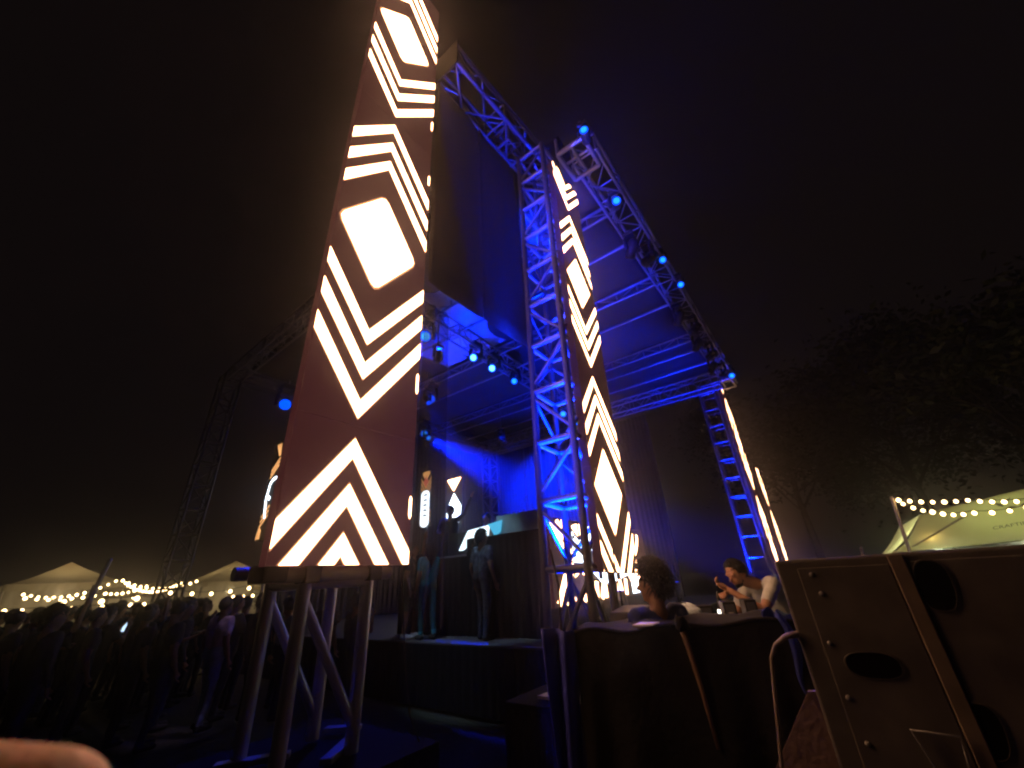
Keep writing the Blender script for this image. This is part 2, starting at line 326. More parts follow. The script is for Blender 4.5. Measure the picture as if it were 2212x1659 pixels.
# ------------------------------------------------------------------ screen columns
def led_column(label, origin, axis, width, z0, z1, waist, period_scale=1.0, facing=1, lit=LIT, body=LEDBODY, depth=0.09, cab=0.96, group="lit screen columns", nudge=0.0, slivers=(), rnd=0.10, glow_rim=None):
    """origin = (x,y) of one lower corner; axis = horizontal direction along the face; facing = side of axis (+1: right-hand normal)"""
    ax = Vector((axis[0], axis[1], 0)).normalized(); nrm = Vector((ax.y, -ax.x, 0)) * facing; o0 = Vector((origin[0], origin[1], 0))
    t = empty("screen_column", (origin[0], origin[1], z0), label, "LED screen", group)
    P = lambda s, z, d: tuple(o0 + ax * s + nrm * d + Vector((0, 0, z)))
    z = z0
    while z < z1 - 0.05:
        ze = min(z + cab, z1); m = MB()
        c = [P(0, z + 0.0015, 0), P(width, z + 0.0015, 0), P(width, ze - 0.0015, 0), P(0, ze - 0.0015, 0)]
        bk = [P(0, z + 0.0015, -depth), P(width, z + 0.0015, -depth), P(width, ze - 0.0015, -depth), P(0, ze - 0.0015, -depth)]
        m.add(c + bk, [(0, 1, 2, 3), (7, 6, 5, 4), (0, 4, 5, 1), (1, 5, 6, 2), (2, 6, 7, 3), (3, 7, 4, 0)]); m.build("screen_cabinet", body, t); z = ze
    S = period_scale; xc = width / 2 - nudge; sl = 1.40; per = 3.85 * S
    def poly(name, pts):
        for part in ([pts] if len(pts) else []):
            part = clip_z(part, z0 + 0.004, z1 - 0.004)
            if len(part) >= 3: MB().add([P(x, zz, 0.004) for x, zz in part], [tuple(range(len(part)))]).build(name, lit, t)
    kmin = int(math.floor((z0 - waist) / per)) - 1; kmax = int(math.ceil((z1 - waist) / per)) + 1
    eL, eR = 0.004, width - 0.004
    for kk in range(kmin, kmax + 1):
        w = waist + kk * per
        for lo, hi in ((0.065, 0.226), (0.40, 0.561), (0.725, 0.881)):
            for sgn in (1, -1):
                a0, a1 = w + sgn * lo * S, w + sgn * hi * S
                dL, dR = sgn * sl * (xc - eL), sgn * sl * (eR - xc)
                rd = 0.018 * S * sgn       # softened tip
                band = [(xc, a0 + rd), (eR, a0 + dR), (eR, a1 + dR), (xc, a1), (eL, a1 + dL), (eL, a0 + dL)]
                # concave: split into two convex halves joined in one mesh part
                hv = clip_z([band[0], band[1], band[2], band[3]], z0 + 0.004, z1 - 0.004); hw = clip_z([band[0], band[3], band[4], band[5]], z0 + 0.004, z1 - 0.004)
                m = MB()
                for h_ in (hv, hw):
                    if len(h_) >= 3: m.add([P(x, zz, 0.004) for x, zz in h_], [tuple(range(len(h_)))])
                if m.f: m.build("lit_chevron", lit, t)
                if glow_rim:
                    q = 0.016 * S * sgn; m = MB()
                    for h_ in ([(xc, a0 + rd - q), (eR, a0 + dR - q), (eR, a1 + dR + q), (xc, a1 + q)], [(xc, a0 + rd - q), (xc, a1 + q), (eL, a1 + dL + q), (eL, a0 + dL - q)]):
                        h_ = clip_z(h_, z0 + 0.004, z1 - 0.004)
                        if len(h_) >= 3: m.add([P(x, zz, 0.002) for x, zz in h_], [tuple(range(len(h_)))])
                    if m.f: m.build("painted_bloom", glow_rim, t)
        dz = w + per / 2; hh = 0.605 * S; hw_ = 0.43 * S; r = rnd
        pts = []
        for (cx, cz), (nx, nz), (px, pz) in zip([(xc, dz + hh), (xc + hw_, dz), (xc, dz - hh), (xc - hw_, dz)], [(xc + hw_, dz), (xc, dz - hh), (xc - hw_, dz), (xc, dz + hh)], [(xc - hw_, dz), (xc, dz + hh), (xc + hw_, dz), (xc, dz - hh)]):
            pts.append((cx + (px - cx) * r, cz + (pz - cz) * r)); pts.append((cx + ((px + nx) / 2 - cx) * r * 0.55, cz + ((pz + nz) / 2 - cz) * r * 0.55)); pts.append((cx + (nx - cx) * r, cz + (nz - cz) * r))
        poly("lit_diamond", pts)
        if glow_rim:
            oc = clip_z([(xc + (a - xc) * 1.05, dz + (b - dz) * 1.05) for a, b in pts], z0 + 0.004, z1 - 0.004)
            if len(oc) >= 3: MB().add([P(min(max(x, eL), eR), zz, 0.002) for x, zz in oc], [tuple(range(len(oc)))]).build("painted_bloom", glow_rim, t)
    for (za, zb) in slivers: poly("lit_sliver", [(eR - 0.022, za + 0.03), (eR - 0.012, za), (eR, za + 0.02), (eR, zb - 0.02), (eR - 0.012, zb), (eR - 0.022, zb - 0.03)])
    # rear frame rails
    for s_ in (width * 0.25, width * 0.75): pipe("frame_rail", t, P(s_, z0 - 0.05, -depth - 0.04), P(s_, z1, -depth - 0.04), 0.02, ALU_D, 8)
    return t
LA = led_column("biggest lit screen column, near left, bright chevrons and diamonds on maroon", (1.105, 2.6), UX, 1.01, 1.945, 10.6, 2.885, nudge=0.055, glow_rim=BLOOM_RIM, slivers=((2.27, 2.45), (3.35, 3.56), (6.15, 6.33), (7.24, 7.44)))
LB = led_column("narrow slanting screen column in the centre in front of the blue tower", (3.575, 1.72), UX, 0.795, 1.82, 7.75, 4.02, 0.738, body=LEDBODY_DIM, nudge=0.04, rnd=0.03, glow_rim=BLOOM_RIM)
LB.rotation_euler = (0, math.radians(2.3), 0)
LC = led_column("screen column seen edge-on beside the right truss tower", (16.5, 1.80), UX, 1.05, 1.5, 8.3, 4.15, 1.0, body=LEDBODY_DIM, group="edge-on screen columns")
LF = led_column("lower edge-on screen column farthest right, just above the loudspeaker", (22.6, 2.06), UX, 1.1, 1.0, 6.1, 4.2, 1.0, body=LEDBODY_DIM, group="edge-on screen columns")
pipe("support_post", LF, (23.1, 2.3, 0), (23.1, 2.3, 6.0), 0.06); pipe("support_post", LC, (16.6, 1.98, 0), (16.6, 1.98, 1.6), 0.05)
# thick carrier tubes under the near column
cr = LA
for y_, z_, x0, x1, r_ in ((2.68, 1.90, 1.17, 2.0, 0.045), (3.14, 1.93, 1.15, 1.95, 0.042)):
    pipe("carrier_tube", cr, (x0, y_, z_), (x1, y_, z_), r_, ALU_D, 18)
for c in ((1.412, 2.68), (1.859, 2.68)):
    MB().box((c[0] - 0.05, c[1] - 0.06, 1.85), (c[0] + 0.05, c[1] + 0.09, 1.965)).build("clamp", BLACK, cr, bevel=0.012)
MB().box((1.12, 2.63, 1.86), (1.26, 2.85, 1.96)).build("clamp", BLACK, cr, bevel=0.015)
# bracket frames that hold the column tops out from their towers
for lab, x0, y0, x1, y1, z_ in (("white-lit square bracket frame above the narrow screen column", 4.28, 1.30, 4.92, 1.80, 8.5), ("square bracket frame at the top of the edge-on right column", 16.2, 1.3, 17.2, 2.0, 8.35)):
    fr = empty("bracket_frame", (x0, y0, z_), lab, "bracket", "column bracket frames")
    c = [(x0, y0), (x1, y0), (x1, y1), (x0, y1)]
    for k in range(4): pipe("frame_tube", fr, (*c[k], z_), (*c[(k + 1) % 4], z_), 0.042)
    for k in range(4): pipe("frame_post", fr, (*c[k], z_), (*c[k], z_ + 0.42), 0.03)
    pipe("cross_tube", fr, (x0, (y0 + y1) / 2, z_ + 0.05), (x1, (y0 + y1) / 2, z_ + 0.05), 0.03)
    pipe("cross_tube", fr, ((x0 + x1) / 2, y0, z_ + 0.1), ((x0 + x1) / 2, y1, z_ + 0.1), 0.03)

# small screen columns at the back and side of the stage
LS1 = led_column("small distant screen column with pink diamond, left of the two behind the DJ", (11.0, 12.35), UY, 0.62, 3.9, 6.05, 4.9, 0.55, facing=-1, lit=LIT_ORANGE, body=BLACK, group="small screens at the back")
o = MB().add([(10.985, 12.66 + 0.17 * a, 5.62 + 0.24 * b) for a, b in ((0, 1), (1, 0), (0, -1), (-1, 0))], [(0, 1, 2, 3)]).build("pink_diamond", LIT_RED, LS1)
MB().add([(10.985, 12.42 + 0.5 * (0.5 + 0.5 * math.cos(t)), 4.35 + (0.75 if math.sin(t) > 0 else -0.35) + 0.16 * math.sin(t)) for t in [k * math.pi / 12 for k in range(24)]], [tuple(range(24))]).build("white_panel", LIT_WHITE, LS1)
for j in range(5): MB().add([(10.975, 12.5 + 0.3 * a, 4.25 + 0.2 * j + 0.05 * b) for a, b in ((0, 0), (1, 0), (0.8, 1), (0.5, 1.6), (0.2, 1))], [(0, 1, 2, 3, 4)]).build("dark_mark", BLACK, LS1)
s2 = empty("screen_column", (11.0, 10.7, 3.0), "small distant hourglass-shaped bright screen just left of the pale desk", "LED screen", "small screens at the back")
MB().box((11.02, 10.62, 2.9), (11.1, 11.5, 5.5)).build("screen_cabinet", BLACK, s2)
MB().add([(11.0, 10.68, 5.45), (11.0, 11.42, 5.45), (11.0, 11.07, 4.98)], [(0, 1, 2)]).build("lit_triangle", LIT, s2)
MB().add([(11.0, 11.05, 4.9), (11.0, 10.68, 4.4), (11.0, 10.72, 3.9), (11.0, 11.05, 3.45), (11.0, 11.42, 3.9), (11.0, 11.44, 4.3)], [(0, 1, 2, 3, 4, 5)]).build("lit_diamond", LIT_WHITE, s2)
for j in range(3): MB().add([(11.0, 10.7 + 0.22 * j, 2.95), (11.0, 10.84 + 0.22 * j, 2.95), (11.0, 10.98 + 0.16 * j, 3.36), (11.0, 10.86 + 0.16 * j, 3.36)], [(0, 1, 2, 3)]).build("lit_bar", LIT_ORANGE, s2)
s3 = empty("screen_column", (6.0, 14.3, 3.4), "small orange-striped screen with white arc half hidden behind the biggest column", "LED screen", "small screens at the back")
MB().box((6.02, 14.0, 3.4), (6.1, 15.32, 6.8)).build("screen_cabinet", BLACK, s3)
def bar(p, q, w, m, nm):
    d = Vector((q[0] - p[0], q[1] - p[1])).normalized(); n_ = Vector((-d.y, d.x)) * w
    p = (p[0] + 0.32, p[1]); q = (q[0] + 0.32, q[1])
    MB().add([(6.0, p[0] - n_.x, p[1] - n_.y), (6.0, q[0] - n_.x, q[1] - n_.y), (6.0, q[0] + n_.x, q[1] + n_.y), (6.0, p[0] + n_.x, p[1] + n_.y)], [(0, 1, 2, 3)]).build(nm, m, s3)
for j in range(3):
    bar((14.72 - 0.13 * j, 6.68), (14.42 - 0.02 * j, 6.2), 0.035, LIT_ORANGE, "lit_bar")
    bar((14.3, 6.12 - 0.13 * j), (14.82, 5.72 - 0.13 * j), 0.035, LIT_ORANGE, "lit_bar")
    bar((14.4, 4.5 - 0.16 * j), (14.86, 4.15 - 0.16 * j), 0.035, LIT_ORANGE, "lit_bar")
    bar((14.93 - 0.11 * j, 3.45), (14.82 - 0.06 * j, 3.85 - 0.05 * j), 0.035, LIT_ORANGE, "lit_bar")
arc = [(14.3, 5.42), (14.55, 5.38), (14.7, 5.25), (14.74, 5.0), (14.78, 4.75), (14.70, 4.4), (14.6, 4.1)]
for a_, b_ in zip(arc[:-1], arc[1:]): bar(a_, b_, 0.05, LIT_WHITE, "lit_arc")
bar((14.7, 4.82), (14.5, 4.72), 0.06, LIT_WHITE, "lit_arc")
pipe("support_post", s3, (6.15, 14.4, 0.9), (6.15, 14.4, 3.5), 0.05)
pipe("support_post", LS1, (11.15, 12.65, 0.9), (11.15, 12.65, 3.9), 0.05); pipe("support_post", s2, (11.15, 11.05, 0.9), (11.15, 11.05, 3.0), 0.05)

# ------------------------------------------------------------------ DJ riser with patterned screen side
VELVET = mat("black_velvet", (0.007, 0.007, 0.008), 0.95, var=0.3, vscale=5, bump=0.3, bscale=25, spec=0.1)
rs = empty("dj_riser", (6.4, 6.5, 0.9), "tall black riser block in the middle of the stage", "riser")
MB().box((6.42, 4.16, 0.9), (11.1, 6.05, 2.62)).build("riser_block", VELVET, rs, bevel=0.02)
MB().box((6.46, 6.06, 0.9), (11.0, 8.1, 2.28)).build("riser_block", VELVET, rs, bevel=0.02)
skirt(rs, (6.39, 8.1, 0), (6.39, 6.06, 0), 0.9, 2.27, 0.012, 12, VELVET); skirt(rs, (6.38, 6.04, 0), (6.38, 4.17, 0), 0.9, 2.6, 0.012, 12, VELVET)
ds = empty("riser_screen", (6.4, 4.06, 1.33), "bright patterned wide screen on the riser side behind the centre tower", "LED screen")
SX0, SX1, SZ0, SZ1, SY = 6.42, 11.0, 1.33, 2.80, 4.06
for j in range(5):
    xa = SX0 + (SX1 - SX0) * j / 5; xb = SX0 + (SX1 - SX0) * (j + 1) / 5
    MB().box((xa + 0.002, SY, SZ0), (xb - 0.002, SY + 0.08, SZ1)).build("screen_cabinet", LEDBODY_DIM, ds)
def dpoly(pts, m=LIT, nm="lit_shape", lay=0.004):
    pts = [(min(max(a, 0.003), 0.997), min(max(b, 0.01), 0.99)) for a, b in pts]
    MB().add([(SX0 + (SX1 - SX0) * a, SY - lay, SZ0 + (SZ1 - SZ0) * b) for a, b in pts], [tuple(range(len(pts)))]).build(nm, m, ds)
def dline(p, q, w, m=LIT, nm="lit_bar", lay=0.004):
    ax_ = (SX1 - SX0) / (SZ1 - SZ0); d = Vector(((q[0] - p[0]) * ax_, q[1] - p[1])).normalized(); n_ = Vector((-d.y / ax_, d.x)) * w
    dpoly([(p[0] - n_.x, p[1] - n_.y), (q[0] - n_.x, q[1] - n_.y), (q[0] + n_.x, q[1] + n_.y), (p[0] + n_.x, p[1] + n_.y)], m, nm, lay)
# left crossing bands
for j in range(2):
    dline((0.02 + 0.045 * j, 0.97), (0.13 + 0.045 * j, 0.52), 0.045)
    dline((0.13 + 0.04 * j, 0.46), (0.03 + 0.05 * j, 0.03), 0.045)
dline((0.115, 0.97), (0.055, 0.73), 0.04); dline((0.10, 0.24), (0.15, 0.03), 0.05)
# bright letter-like central panels
dpoly([(0.19, 0.93), (0.235, 0.96), (0.235, 0.80), (0.19, 0.90)]); dpoly([(0.175, 0.48), (0.185, 0.86), (0.235, 0.74), (0.29, 0.80), (0.30, 0.47)], LIT_WHITE)
for j in range(3): dpoly([(0.182, 0.53 + 0.11 * j), (0.205, 0.55 + 0.11 * j), (0.205, 0.60 + 0.11 * j), (0.182, 0.58 + 0.11 * j)], LEDBODY, "dark_mark", 0.008)
dpoly([(0.25, 0.82), (0.25, 0.96), (0.27, 0.96), (0.275, 0.82)]); dpoly([(0.33, 0.72), (0.33, 0.93), (0.35, 0.95), (0.365, 0.72), (0.348, 0.62)], LIT_WHITE)
dpoly([(0.35, 0.48), (0.37, 0.70), (0.40, 0.84), (0.42, 0.84), (0.43, 0.48)], LIT_WHITE)
dpoly([(0.17, 0.30), (0.20, 0.46), (0.30, 0.47), (0.31, 0.02), (0.26, 0.02), (0.27, 0.30), (0.22, 0.36)]); dpoly([(0.21, 0.02), (0.25, 0.12), (0.25, 0.02)])
dpoly([(0.33, 0.36), (0.36, 0.47), (0.70, 0.47), (0.72, 0.30), (0.55, 0.22), (0.42, 0.20)], LIT_WHITE)
for j in range(8):
    dline((0.345 + 0.045 * j, 0.03), (0.375 + 0.04 * j + (0.015 if j % 2 else -0.02), 0.24), 0.045)
for j in range(5): dpoly([(0.74 + 0.03 * j, 0.03), (0.765 + 0.03 * j, 0.03), (0.765 + 0.03 * j, 0.46), (0.74 + 0.03 * j, 0.46)], LIT_WHITE)
# right arcs
for j in range(4):
    prev = None
    for k in range(9):
        a = math.radians(-88 + k * 10); q = (0.66 + (0.07 + 0.075 * j) * math.cos(a) * 0.9, 0.98 + (0.12 + 0.14 * j) * math.sin(a))
        if prev: dline(prev, q, 0.035, LIT, "lit_arc")
        prev = q
    dline((0.70 + 0.05 * j, 0.42), (0.78 + 0.055 * j, 0.1), 0.04)
for j in range(3): dline((0.47 + 0.05 * j, 0.97), (0.50 + 0.05 * j, 0.5), 0.035)

# DJ desk things on the riser
PALE = mat("pale_panel_paint", (0.42, 0.55, 0.56), 0.6, var=0.15, vscale=5, bump=0.1)
pp = empty("pale_panel", (6.9, 5.2, 2.62), "pale grey-green flat panel standing on the riser", "panel")
MB().box((6.62, 4.2, 2.64), (6.67, 5.42, 3.0)).build("board", PALE, pp, bevel=0.008)
MB().box((6.67, 4.25, 2.62), (6.9, 4.31, 2.72)).build("foot", BLACK, pp); MB().box((6.67, 5.3, 2.62), (6.9, 5.36, 2.72)).build("foot", BLACK, pp)
dk = empty("dj_desk", (6.9, 6.2, 2.28), "white slanted DJ desk front, its strong light painted as glow, below the raised arm", "desk")
MB().add([(6.62, 5.62, 2.85), (6.62, 6.22, 2.80), (6.55, 6.42, 2.42), (6.55, 6.3, 2.42), (6.56, 6.05, 2.54), (6.56, 5.62, 2.56)], [(0, 1, 2, 3, 4, 5)]).build("painted_glow_panel", emissive("desk_painted_glow", (0.72, 0.9, 1.0), 2.2), dk, solid=0.02)  # strong light on the white desk, painted as emission
MB().add([(6.60, 5.62, 2.86), (6.60, 5.25, 2.9), (6.60, 5.30, 2.68), (6.60, 5.45, 2.62)], [(0, 1, 2, 3)]).build("painted_glow_corner", emissive("desk_painted_cyan", (0.1, 0.62, 1.0), 0.8), dk, solid=0.02)  # same painted light, in cyan
MB().box((6.70, 5.6, 2.29), (7.3, 6.9, 2.80)).build("desk_body", BLACK, dk, bevel=0.01)
MB().box((6.44, 5.9, 2.30), (6.52, 7.4, 2.325)).build("edge_strip", mat("edge_strip_metal", (0.5, 0.5, 0.52), 0.35, 0.8), dk)

# ------------------------------------------------------------------ stage lights
HEADB = mat("fixture_body", (0.03, 0.03, 0.035), 0.4, 0.2, var=0.2)
def moving_head(label, loc, aim, lens=LENS, scale=1.0, energy=0, target=None, size=60, group="moving-head lights", floor=False):
    loc = Vector(loc); t = empty("moving_head_light", tuple(loc), label, "stage light", group)
    s = scale
    fz = -1 if floor else 1
    MB().box((loc.x - 0.14 * s, loc.y - 0.12 * s, loc.z + (0.30 if fz > 0 else -0.40) * s), (loc.x + 0.14 * s, loc.y + 0.12 * s, loc.z + (0.40 if fz > 0 else -0.30) * s)).build("base", HEADB, t, bevel=0.015)
    if not floor: pipe("clamp", t, loc + Vector((0, 0, 0.40 * s)), loc + Vector((0, 0, 0.52 * s)), 0.03, ALU_D)
    d = Vector(aim).normalized(); side = d.cross(Vector((0, 0, 1))).normalized() if abs(d.z) < 0.98 else Vector((1, 0, 0))
    m = MB()
    for sg in (-1, 1):
        p = loc + side * (0.15 * s * sg)
        m.tube([p + Vector((0, 0, 0.30 * s * fz)) - side * 0.04 * sg * s, p + Vector((0, 0, 0.2 * s * fz)), p - Vector((0, 0, 0.04 * s * fz))], [0.035 * s, 0.04 * s, 0.045 * s], 8)
    m.build("yoke", HEADB, t, True)
    M = Matrix.Translation(loc) @ Vector((0, 0, 1)).rotation_difference(d).to_matrix().to_4x4()
    hd = MB().lathe([(0.06 * s, -0.20 * s), (0.11 * s, -0.16 * s), (0.12 * s, 0.0), (0.105 * s, 0.10 * s), (0.115 * s, 0.20 * s), (0.105 * s, 0.205 * s)], 18, M).build("head", HEADB, t, True)
    ln = MB().lathe([(0.10 * s, 0.206 * s), (0.095 * s, 0.216 * s), (0.05 * s, 0.226 * s)], 18, M).build("lens", LENS_DEEP if lens in (LENS, LENS_HOT) else lens, hd, True)
    if lens in (LENS, LENS_HOT): MB().lathe([(0.074 * s, 0.224 * s), (0.066 * s, 0.232 * s), (0.02 * s, 0.236 * s)], 16, M).build("lens_core", lens, hd, True)
    if energy: spot("lamp", t, loc + d * 0.26 * s, target if target else loc + d * 5, energy, BLUE, size)
    return t
cam_dir = lambda p: (Vector((0, 0, CAM_Z)) - Vector(p))
side_row = [((4.30, 1.26, 8.50), (-0.9, -0.25, -0.25), 0.9, "stage light standing up at the near end of the side truss", 0),
            ((5.75, 1.38, 8.30), (-0.85, -0.3, -0.5), 1.0, "stage light with dim lens, second along the side truss", 0),
            ((8.05, 1.22, 8.40), (-0.8, -0.2, -0.6), 0.95, "cyan-lensed stage light in the middle of the side truss", 0),
            ((9.25, 1.16, 8.40), (-0.8, -0.2, -0.6), 0.95, "cyan-lensed stage light just below the middle of the side truss", 0),
            ((16.0, 1.25, 8.35), (-0.9, -0.2, -0.45), 1.25, "stage light at the far end of the side truss above the right tower", 0)]
for p, a, s_, lab, e in side_row: moving_head(lab, p, a, LENS, s_ * 0.8)
for j, X_ in enumerate((6.9, 7.45, 10.3, 11.2, 12.2, 13.2, 14.2, 15.1)):
    moving_head("unlit dark stage light hanging under the side truss, %s from the near end" % ("first second third fourth fifth sixth seventh eighth".split()[j]), (X_, 1.46 + 0.1 * (-1) ** j, 8.12), (0.5 * (-1) ** j, 0.7, -0.8), HEADB, 1.0, group="unlit lights on the side truss")
spine = [((8.07, 7.2, 8.12), "bright round stage light nearest the front of the spine truss", 1.25), ((8.96, 7.2, 8.1), "bright round stage light second along the spine truss", 1.25),
         ((10.2, 7.25, 8.1), "tilted stage light third along the spine truss beside the centre tower", 1.1), ((14.1, 7.6, 8.1), "far stage light seen through the centre tower", 1.3), ((15.6, 7.7, 8.1), "farthest stage light of the spine truss", 1.3)]
tg = [(4.2, 2.4, 7.5), (9.0, 3.0, 8.6), (7.0, 6.0, 2.3), (4.0, 3.0, 4.0), (17.0, 9.5, 3.5)]
for (p, lab, s_), T_ in zip(spine, tg):
    moving_head(lab, p, Vector((-0.85, -0.35, -0.5)) if p[0] < 15 else (-0.8, -0.4, -0.4), LENS_HOT if p[0] < 9.5 else LENS, s_)
for p, lab in (((6.1, 7.3, 8.0), "blue stage light glowing through the top of the scrim"), ((9.05, 10.35, 8.0), "faint blue stage light seen through the middle of the scrim"), ((11.4, 13.4, 8.0), "sparkling blue stage light seen low through the scrim")):
    moving_head(lab, p, cam_dir(p), LENS if p[0] != 9.05 else LENS_DEEP, 1.5)
moving_head("large deep-blue round light glowing left of the biggest column", (5.6, 14.2, 7.9), cam_dir((5.6, 14.2, 7.9)), LENS_DEEP, 1.8)
# the beams themselves: blue lamps at roof and tower feet; truss and rafter lamps are unseen additions
spots = [("wash light above the stage front aimed at the centre tower", (4.9, 3.3, 8.2), (3.7, 2.0, 6.0), 6000, 46, 0),
         ("floor wash light inside the foot of the centre tower aimed up", (3.66, 2.04, 1.25), (3.95, 2.04, 8.2), 24000, 34, 1),
         ("added wash light at the centre tower top aimed along the wing truss", (4.55, 2.28, 8.70), (1.6, 2.42, 8.74), 2400, 17, 1),
         ("added wash light clamped to the centre tower aimed at the side truss", (4.15, 2.0, 6.0), (5.9, 1.55, 8.6), 1300, 46, 1),
         ("floor wash light behind the covered desk aimed up the centre tower", (2.95, 1.98, 0.45), (3.82, 2.02, 7.6), 11000, 19, 1),
         ("wash light aimed up at the front of the canopy", (6.3, 7.0, 7.3), (6.6, 7.0, 9.0), 9000, 118, 0),
         ("added floor wash light on the stage side aimed at the near rafters", (8.2, 3.65, 1.3), (8.9, 4.4, 8.8), 9000, 54, 1),
         ("added floor wash light on the stage side aimed at the far rafters", (12.6, 3.9, 1.3), (13.4, 4.9, 8.8), 10000, 54, 1),
         ("added floor wash light behind the riser aimed at the left rafters", (11.8, 9.0, 1.3), (11.2, 9.0, 8.8), 9000, 66, 1),
         ("wash light at the back aimed at the backdrop", (13.0, 10.2, 7.4), (16.9, 10.6, 5.4), 16000, 72, 0),
         ("wash light aimed down across the DJ riser", (8.4, 9.8, 7.6), (8.0, 6.7, 2.6), 22000, 34, 0),
         ("floor wash light at the foot of the right tower aimed up", (16.2, 2.7, 0.6), (17.0, 2.35, 7.0), 7000, 46, 1),
         ("wash light on the front truss aimed at the near tower legs", (4.0, 5.2, 7.6), (1.75, 3.0, 1.6), 1000, 20, 0)]
for lab, p, T_, e, sz, fl in spots:
    fx = moving_head(lab, p, Vector(T_) - Vector(p), LENS_DEEP, 0.5 if fl and p[0] < 5 else 0.9, e, T_, sz, group="blue wash lights", floor=bool(fl))
    if p[2] < 7.8 and not fl: pipe("drop_pipe", fx, (p[0], p[1], p[2] + 0.44), (p[0], p[1], 8.72), 0.02, ALU_D, 8)
    if fl and p[2] > 2: pipe("clamp_arm", fx, (p[0], p[1], p[2] - 0.2), (3.95, 2.1, min(8.1, p[2] - 0.2)), 0.02, ALU_D, 8)
bm_ = moving_head("narrow beam light at the back left throwing a blue shaft across the stage", (11.2, 13.0, 7.7), Vector((9.6, 4.9, 3.0)) - Vector((11.2, 13.0, 7.7)), LENS, 1.0, 0)
spot("lamp", bm_, (11.1, 12.6, 7.45), (9.6, 4.9, 3.0), 600000, (0.0, 0.01, 1.0), 15, 0.6, 0.2)
cw = moving_head("added dim violet light on the front truss aimed at the nearest man in the crowd", (4.0, 7.4, 8.1), Vector((3.15, 8.8, 1.2)) - Vector((4.0, 7.4, 8.1)), LENS_DEEP, 0.8, 0)
spot("lamp", cw, (3.98, 7.45, 7.85), (3.2, 8.8, 1.35), 240, (0.62, 0.45, 0.95), 11, 0.9)  # unseen violet lamp added to lift the pink shirt out of the dark
fw = moving_head("added cool white front light on the front truss aimed at the stage edge", (4.1, 5.9, 8.1), Vector((2.0, -0.2, -6.8)), LENS, 0.9, 0)
spot("lamp", fw, (4.15, 5.9, 7.85), (6.15, 5.8, 2.2), 620, (0.55, 0.78, 1.0), 26)  # unseen white lamp added to brighten the people on stage

# ------------------------------------------------------------------ people
SKIN = mat("skin_brown", (0.33, 0.17, 0.10), 0.5, var=0.1, vscale=20, sss=0.15)
HAIR = mat("dark_hair", (0.012, 0.010, 0.010), 0.5, var=0.3, vscale=60, bump=0.5, bscale=120)
def cl(name, c, v=0.2, r=0.85): return mat(name, c, r, var=v, vscale=14, bump=0.25, bscale=30)
DARK = [cl("cloth_black", (0.02, 0.02, 0.022)), cl("cloth_navy", (0.02, 0.025, 0.05)), cl("cloth_charcoal", (0.04, 0.038, 0.036)), cl("cloth_brown", (0.05, 0.035, 0.025)), cl("cloth_olive", (0.035, 0.04, 0.022))]
SHOE = cl("shoe_dark", (0.03, 0.028, 0.026)); JEANS = cl("jeans_dark", (0.02, 0.025, 0.04))
def capsule_mesh(caps, n=12):
    m = MB()
    for p, q, r1, r2, *_ in caps:
        p = Vector(p); q = Vector(q); d = q - p; L = d.length
        M = Matrix.Translation(p) @ Vector((0, 0, 1)).rotation_difference(d.normalized() if L > 1e-6 else Vector((0, 0, 1))).to_matrix().to_4x4()
        prof = [(max(1e-4, r1 * math.sin(a)), -r1 * math.cos(a)) for a in [k * math.pi / 10 for k in range(0, 6)]] + [(max(1e-4, r2 * math.cos(a)), L + r2 * math.sin(a)) for a in [k * math.pi / 10 for k in range(0, 6)]]
        m.lathe(prof, n, M)
    return m
def body_mesh(name, caps, mats, voxel):
    """one continuous surface grown over tapered limbs; material = the limb each face lies on"""
    m = capsule_mesh(caps); me = bpy.data.meshes.new(name); me.from_pydata(m.v, [], m.f)
    tmp = bpy.data.objects.new(name, me); COL.objects.link(tmp)
    r = tmp.modifiers.new("r", 'REMESH'); r.mode = 'VOXEL'; r.voxel_size = voxel; r.use_smooth_shade = True
    sm = tmp.modifiers.new("s", 'SMOOTH'); sm.factor = 0.5; sm.iterations = 4
    dg = bpy.context.evaluated_depsgraph_get(); out = bpy.data.meshes.new_from_object(tmp.evaluated_get(dg)); out.name = name
    bpy.data.objects.remove(tmp); bpy.data.meshes.remove(me)
    out.materials.clear()
    for x in mats: out.materials.append(x)
    c = np.empty(len(out.polygons) * 3); out.polygons.foreach_get("center", c); c = c.reshape(-1, 3)
    best = np.full(len(c), 9.0); idx = np.zeros(len(c), dtype=np.int32)
    for cp in caps:
        p, q = np.array(cp[0], float), np.array(cp[1], float); d = q - p; L2 = max(1e-9, d @ d)
        t = np.clip(((c - p) @ d) / L2, 0, 1); dist = np.linalg.norm(c - (p + t[:, None] * d), axis=1) - (cp[2] + (cp[3] - cp[2]) * t)
        w = dist < best; best[w] = dist[w]; idx[w] = cp[4]
    if voxel > 0.005:
        skinv = set()
        for pi in np.nonzero(idx >= 2)[0]: skinv.update(out.polygons[int(pi)].vertices)
        nv = len(out.vertices); co_ = np.empty(nv * 3); out.vertices.foreach_get("co", co_); nn = np.empty(nv * 3); out.vertex_normals.foreach_get("vector", nn)
        co_ = co_.reshape(-1, 3); nn = nn.reshape(-1, 3); amp = np.zeros(nv)
        for vi in range(nv):
            if vi not in skinv:
                x_, y_, z_ = co_[vi]; amp[vi] = 0.010 * noise.noise((x_ * 9, y_ * 9, z_ * 5)) + 0.007 * noise.noise((x_ * 6 + z_ * 14, y_ * 6 - z_ * 9, z_ * 22))
        out.vertices.foreach_set("co", (co_ + nn * amp[:, None]).ravel())
    out.polygons.foreach_set("material_index", idx); out.polygons.foreach_set("use_smooth", np.ones(len(c), dtype=bool)); out.update()
    return out
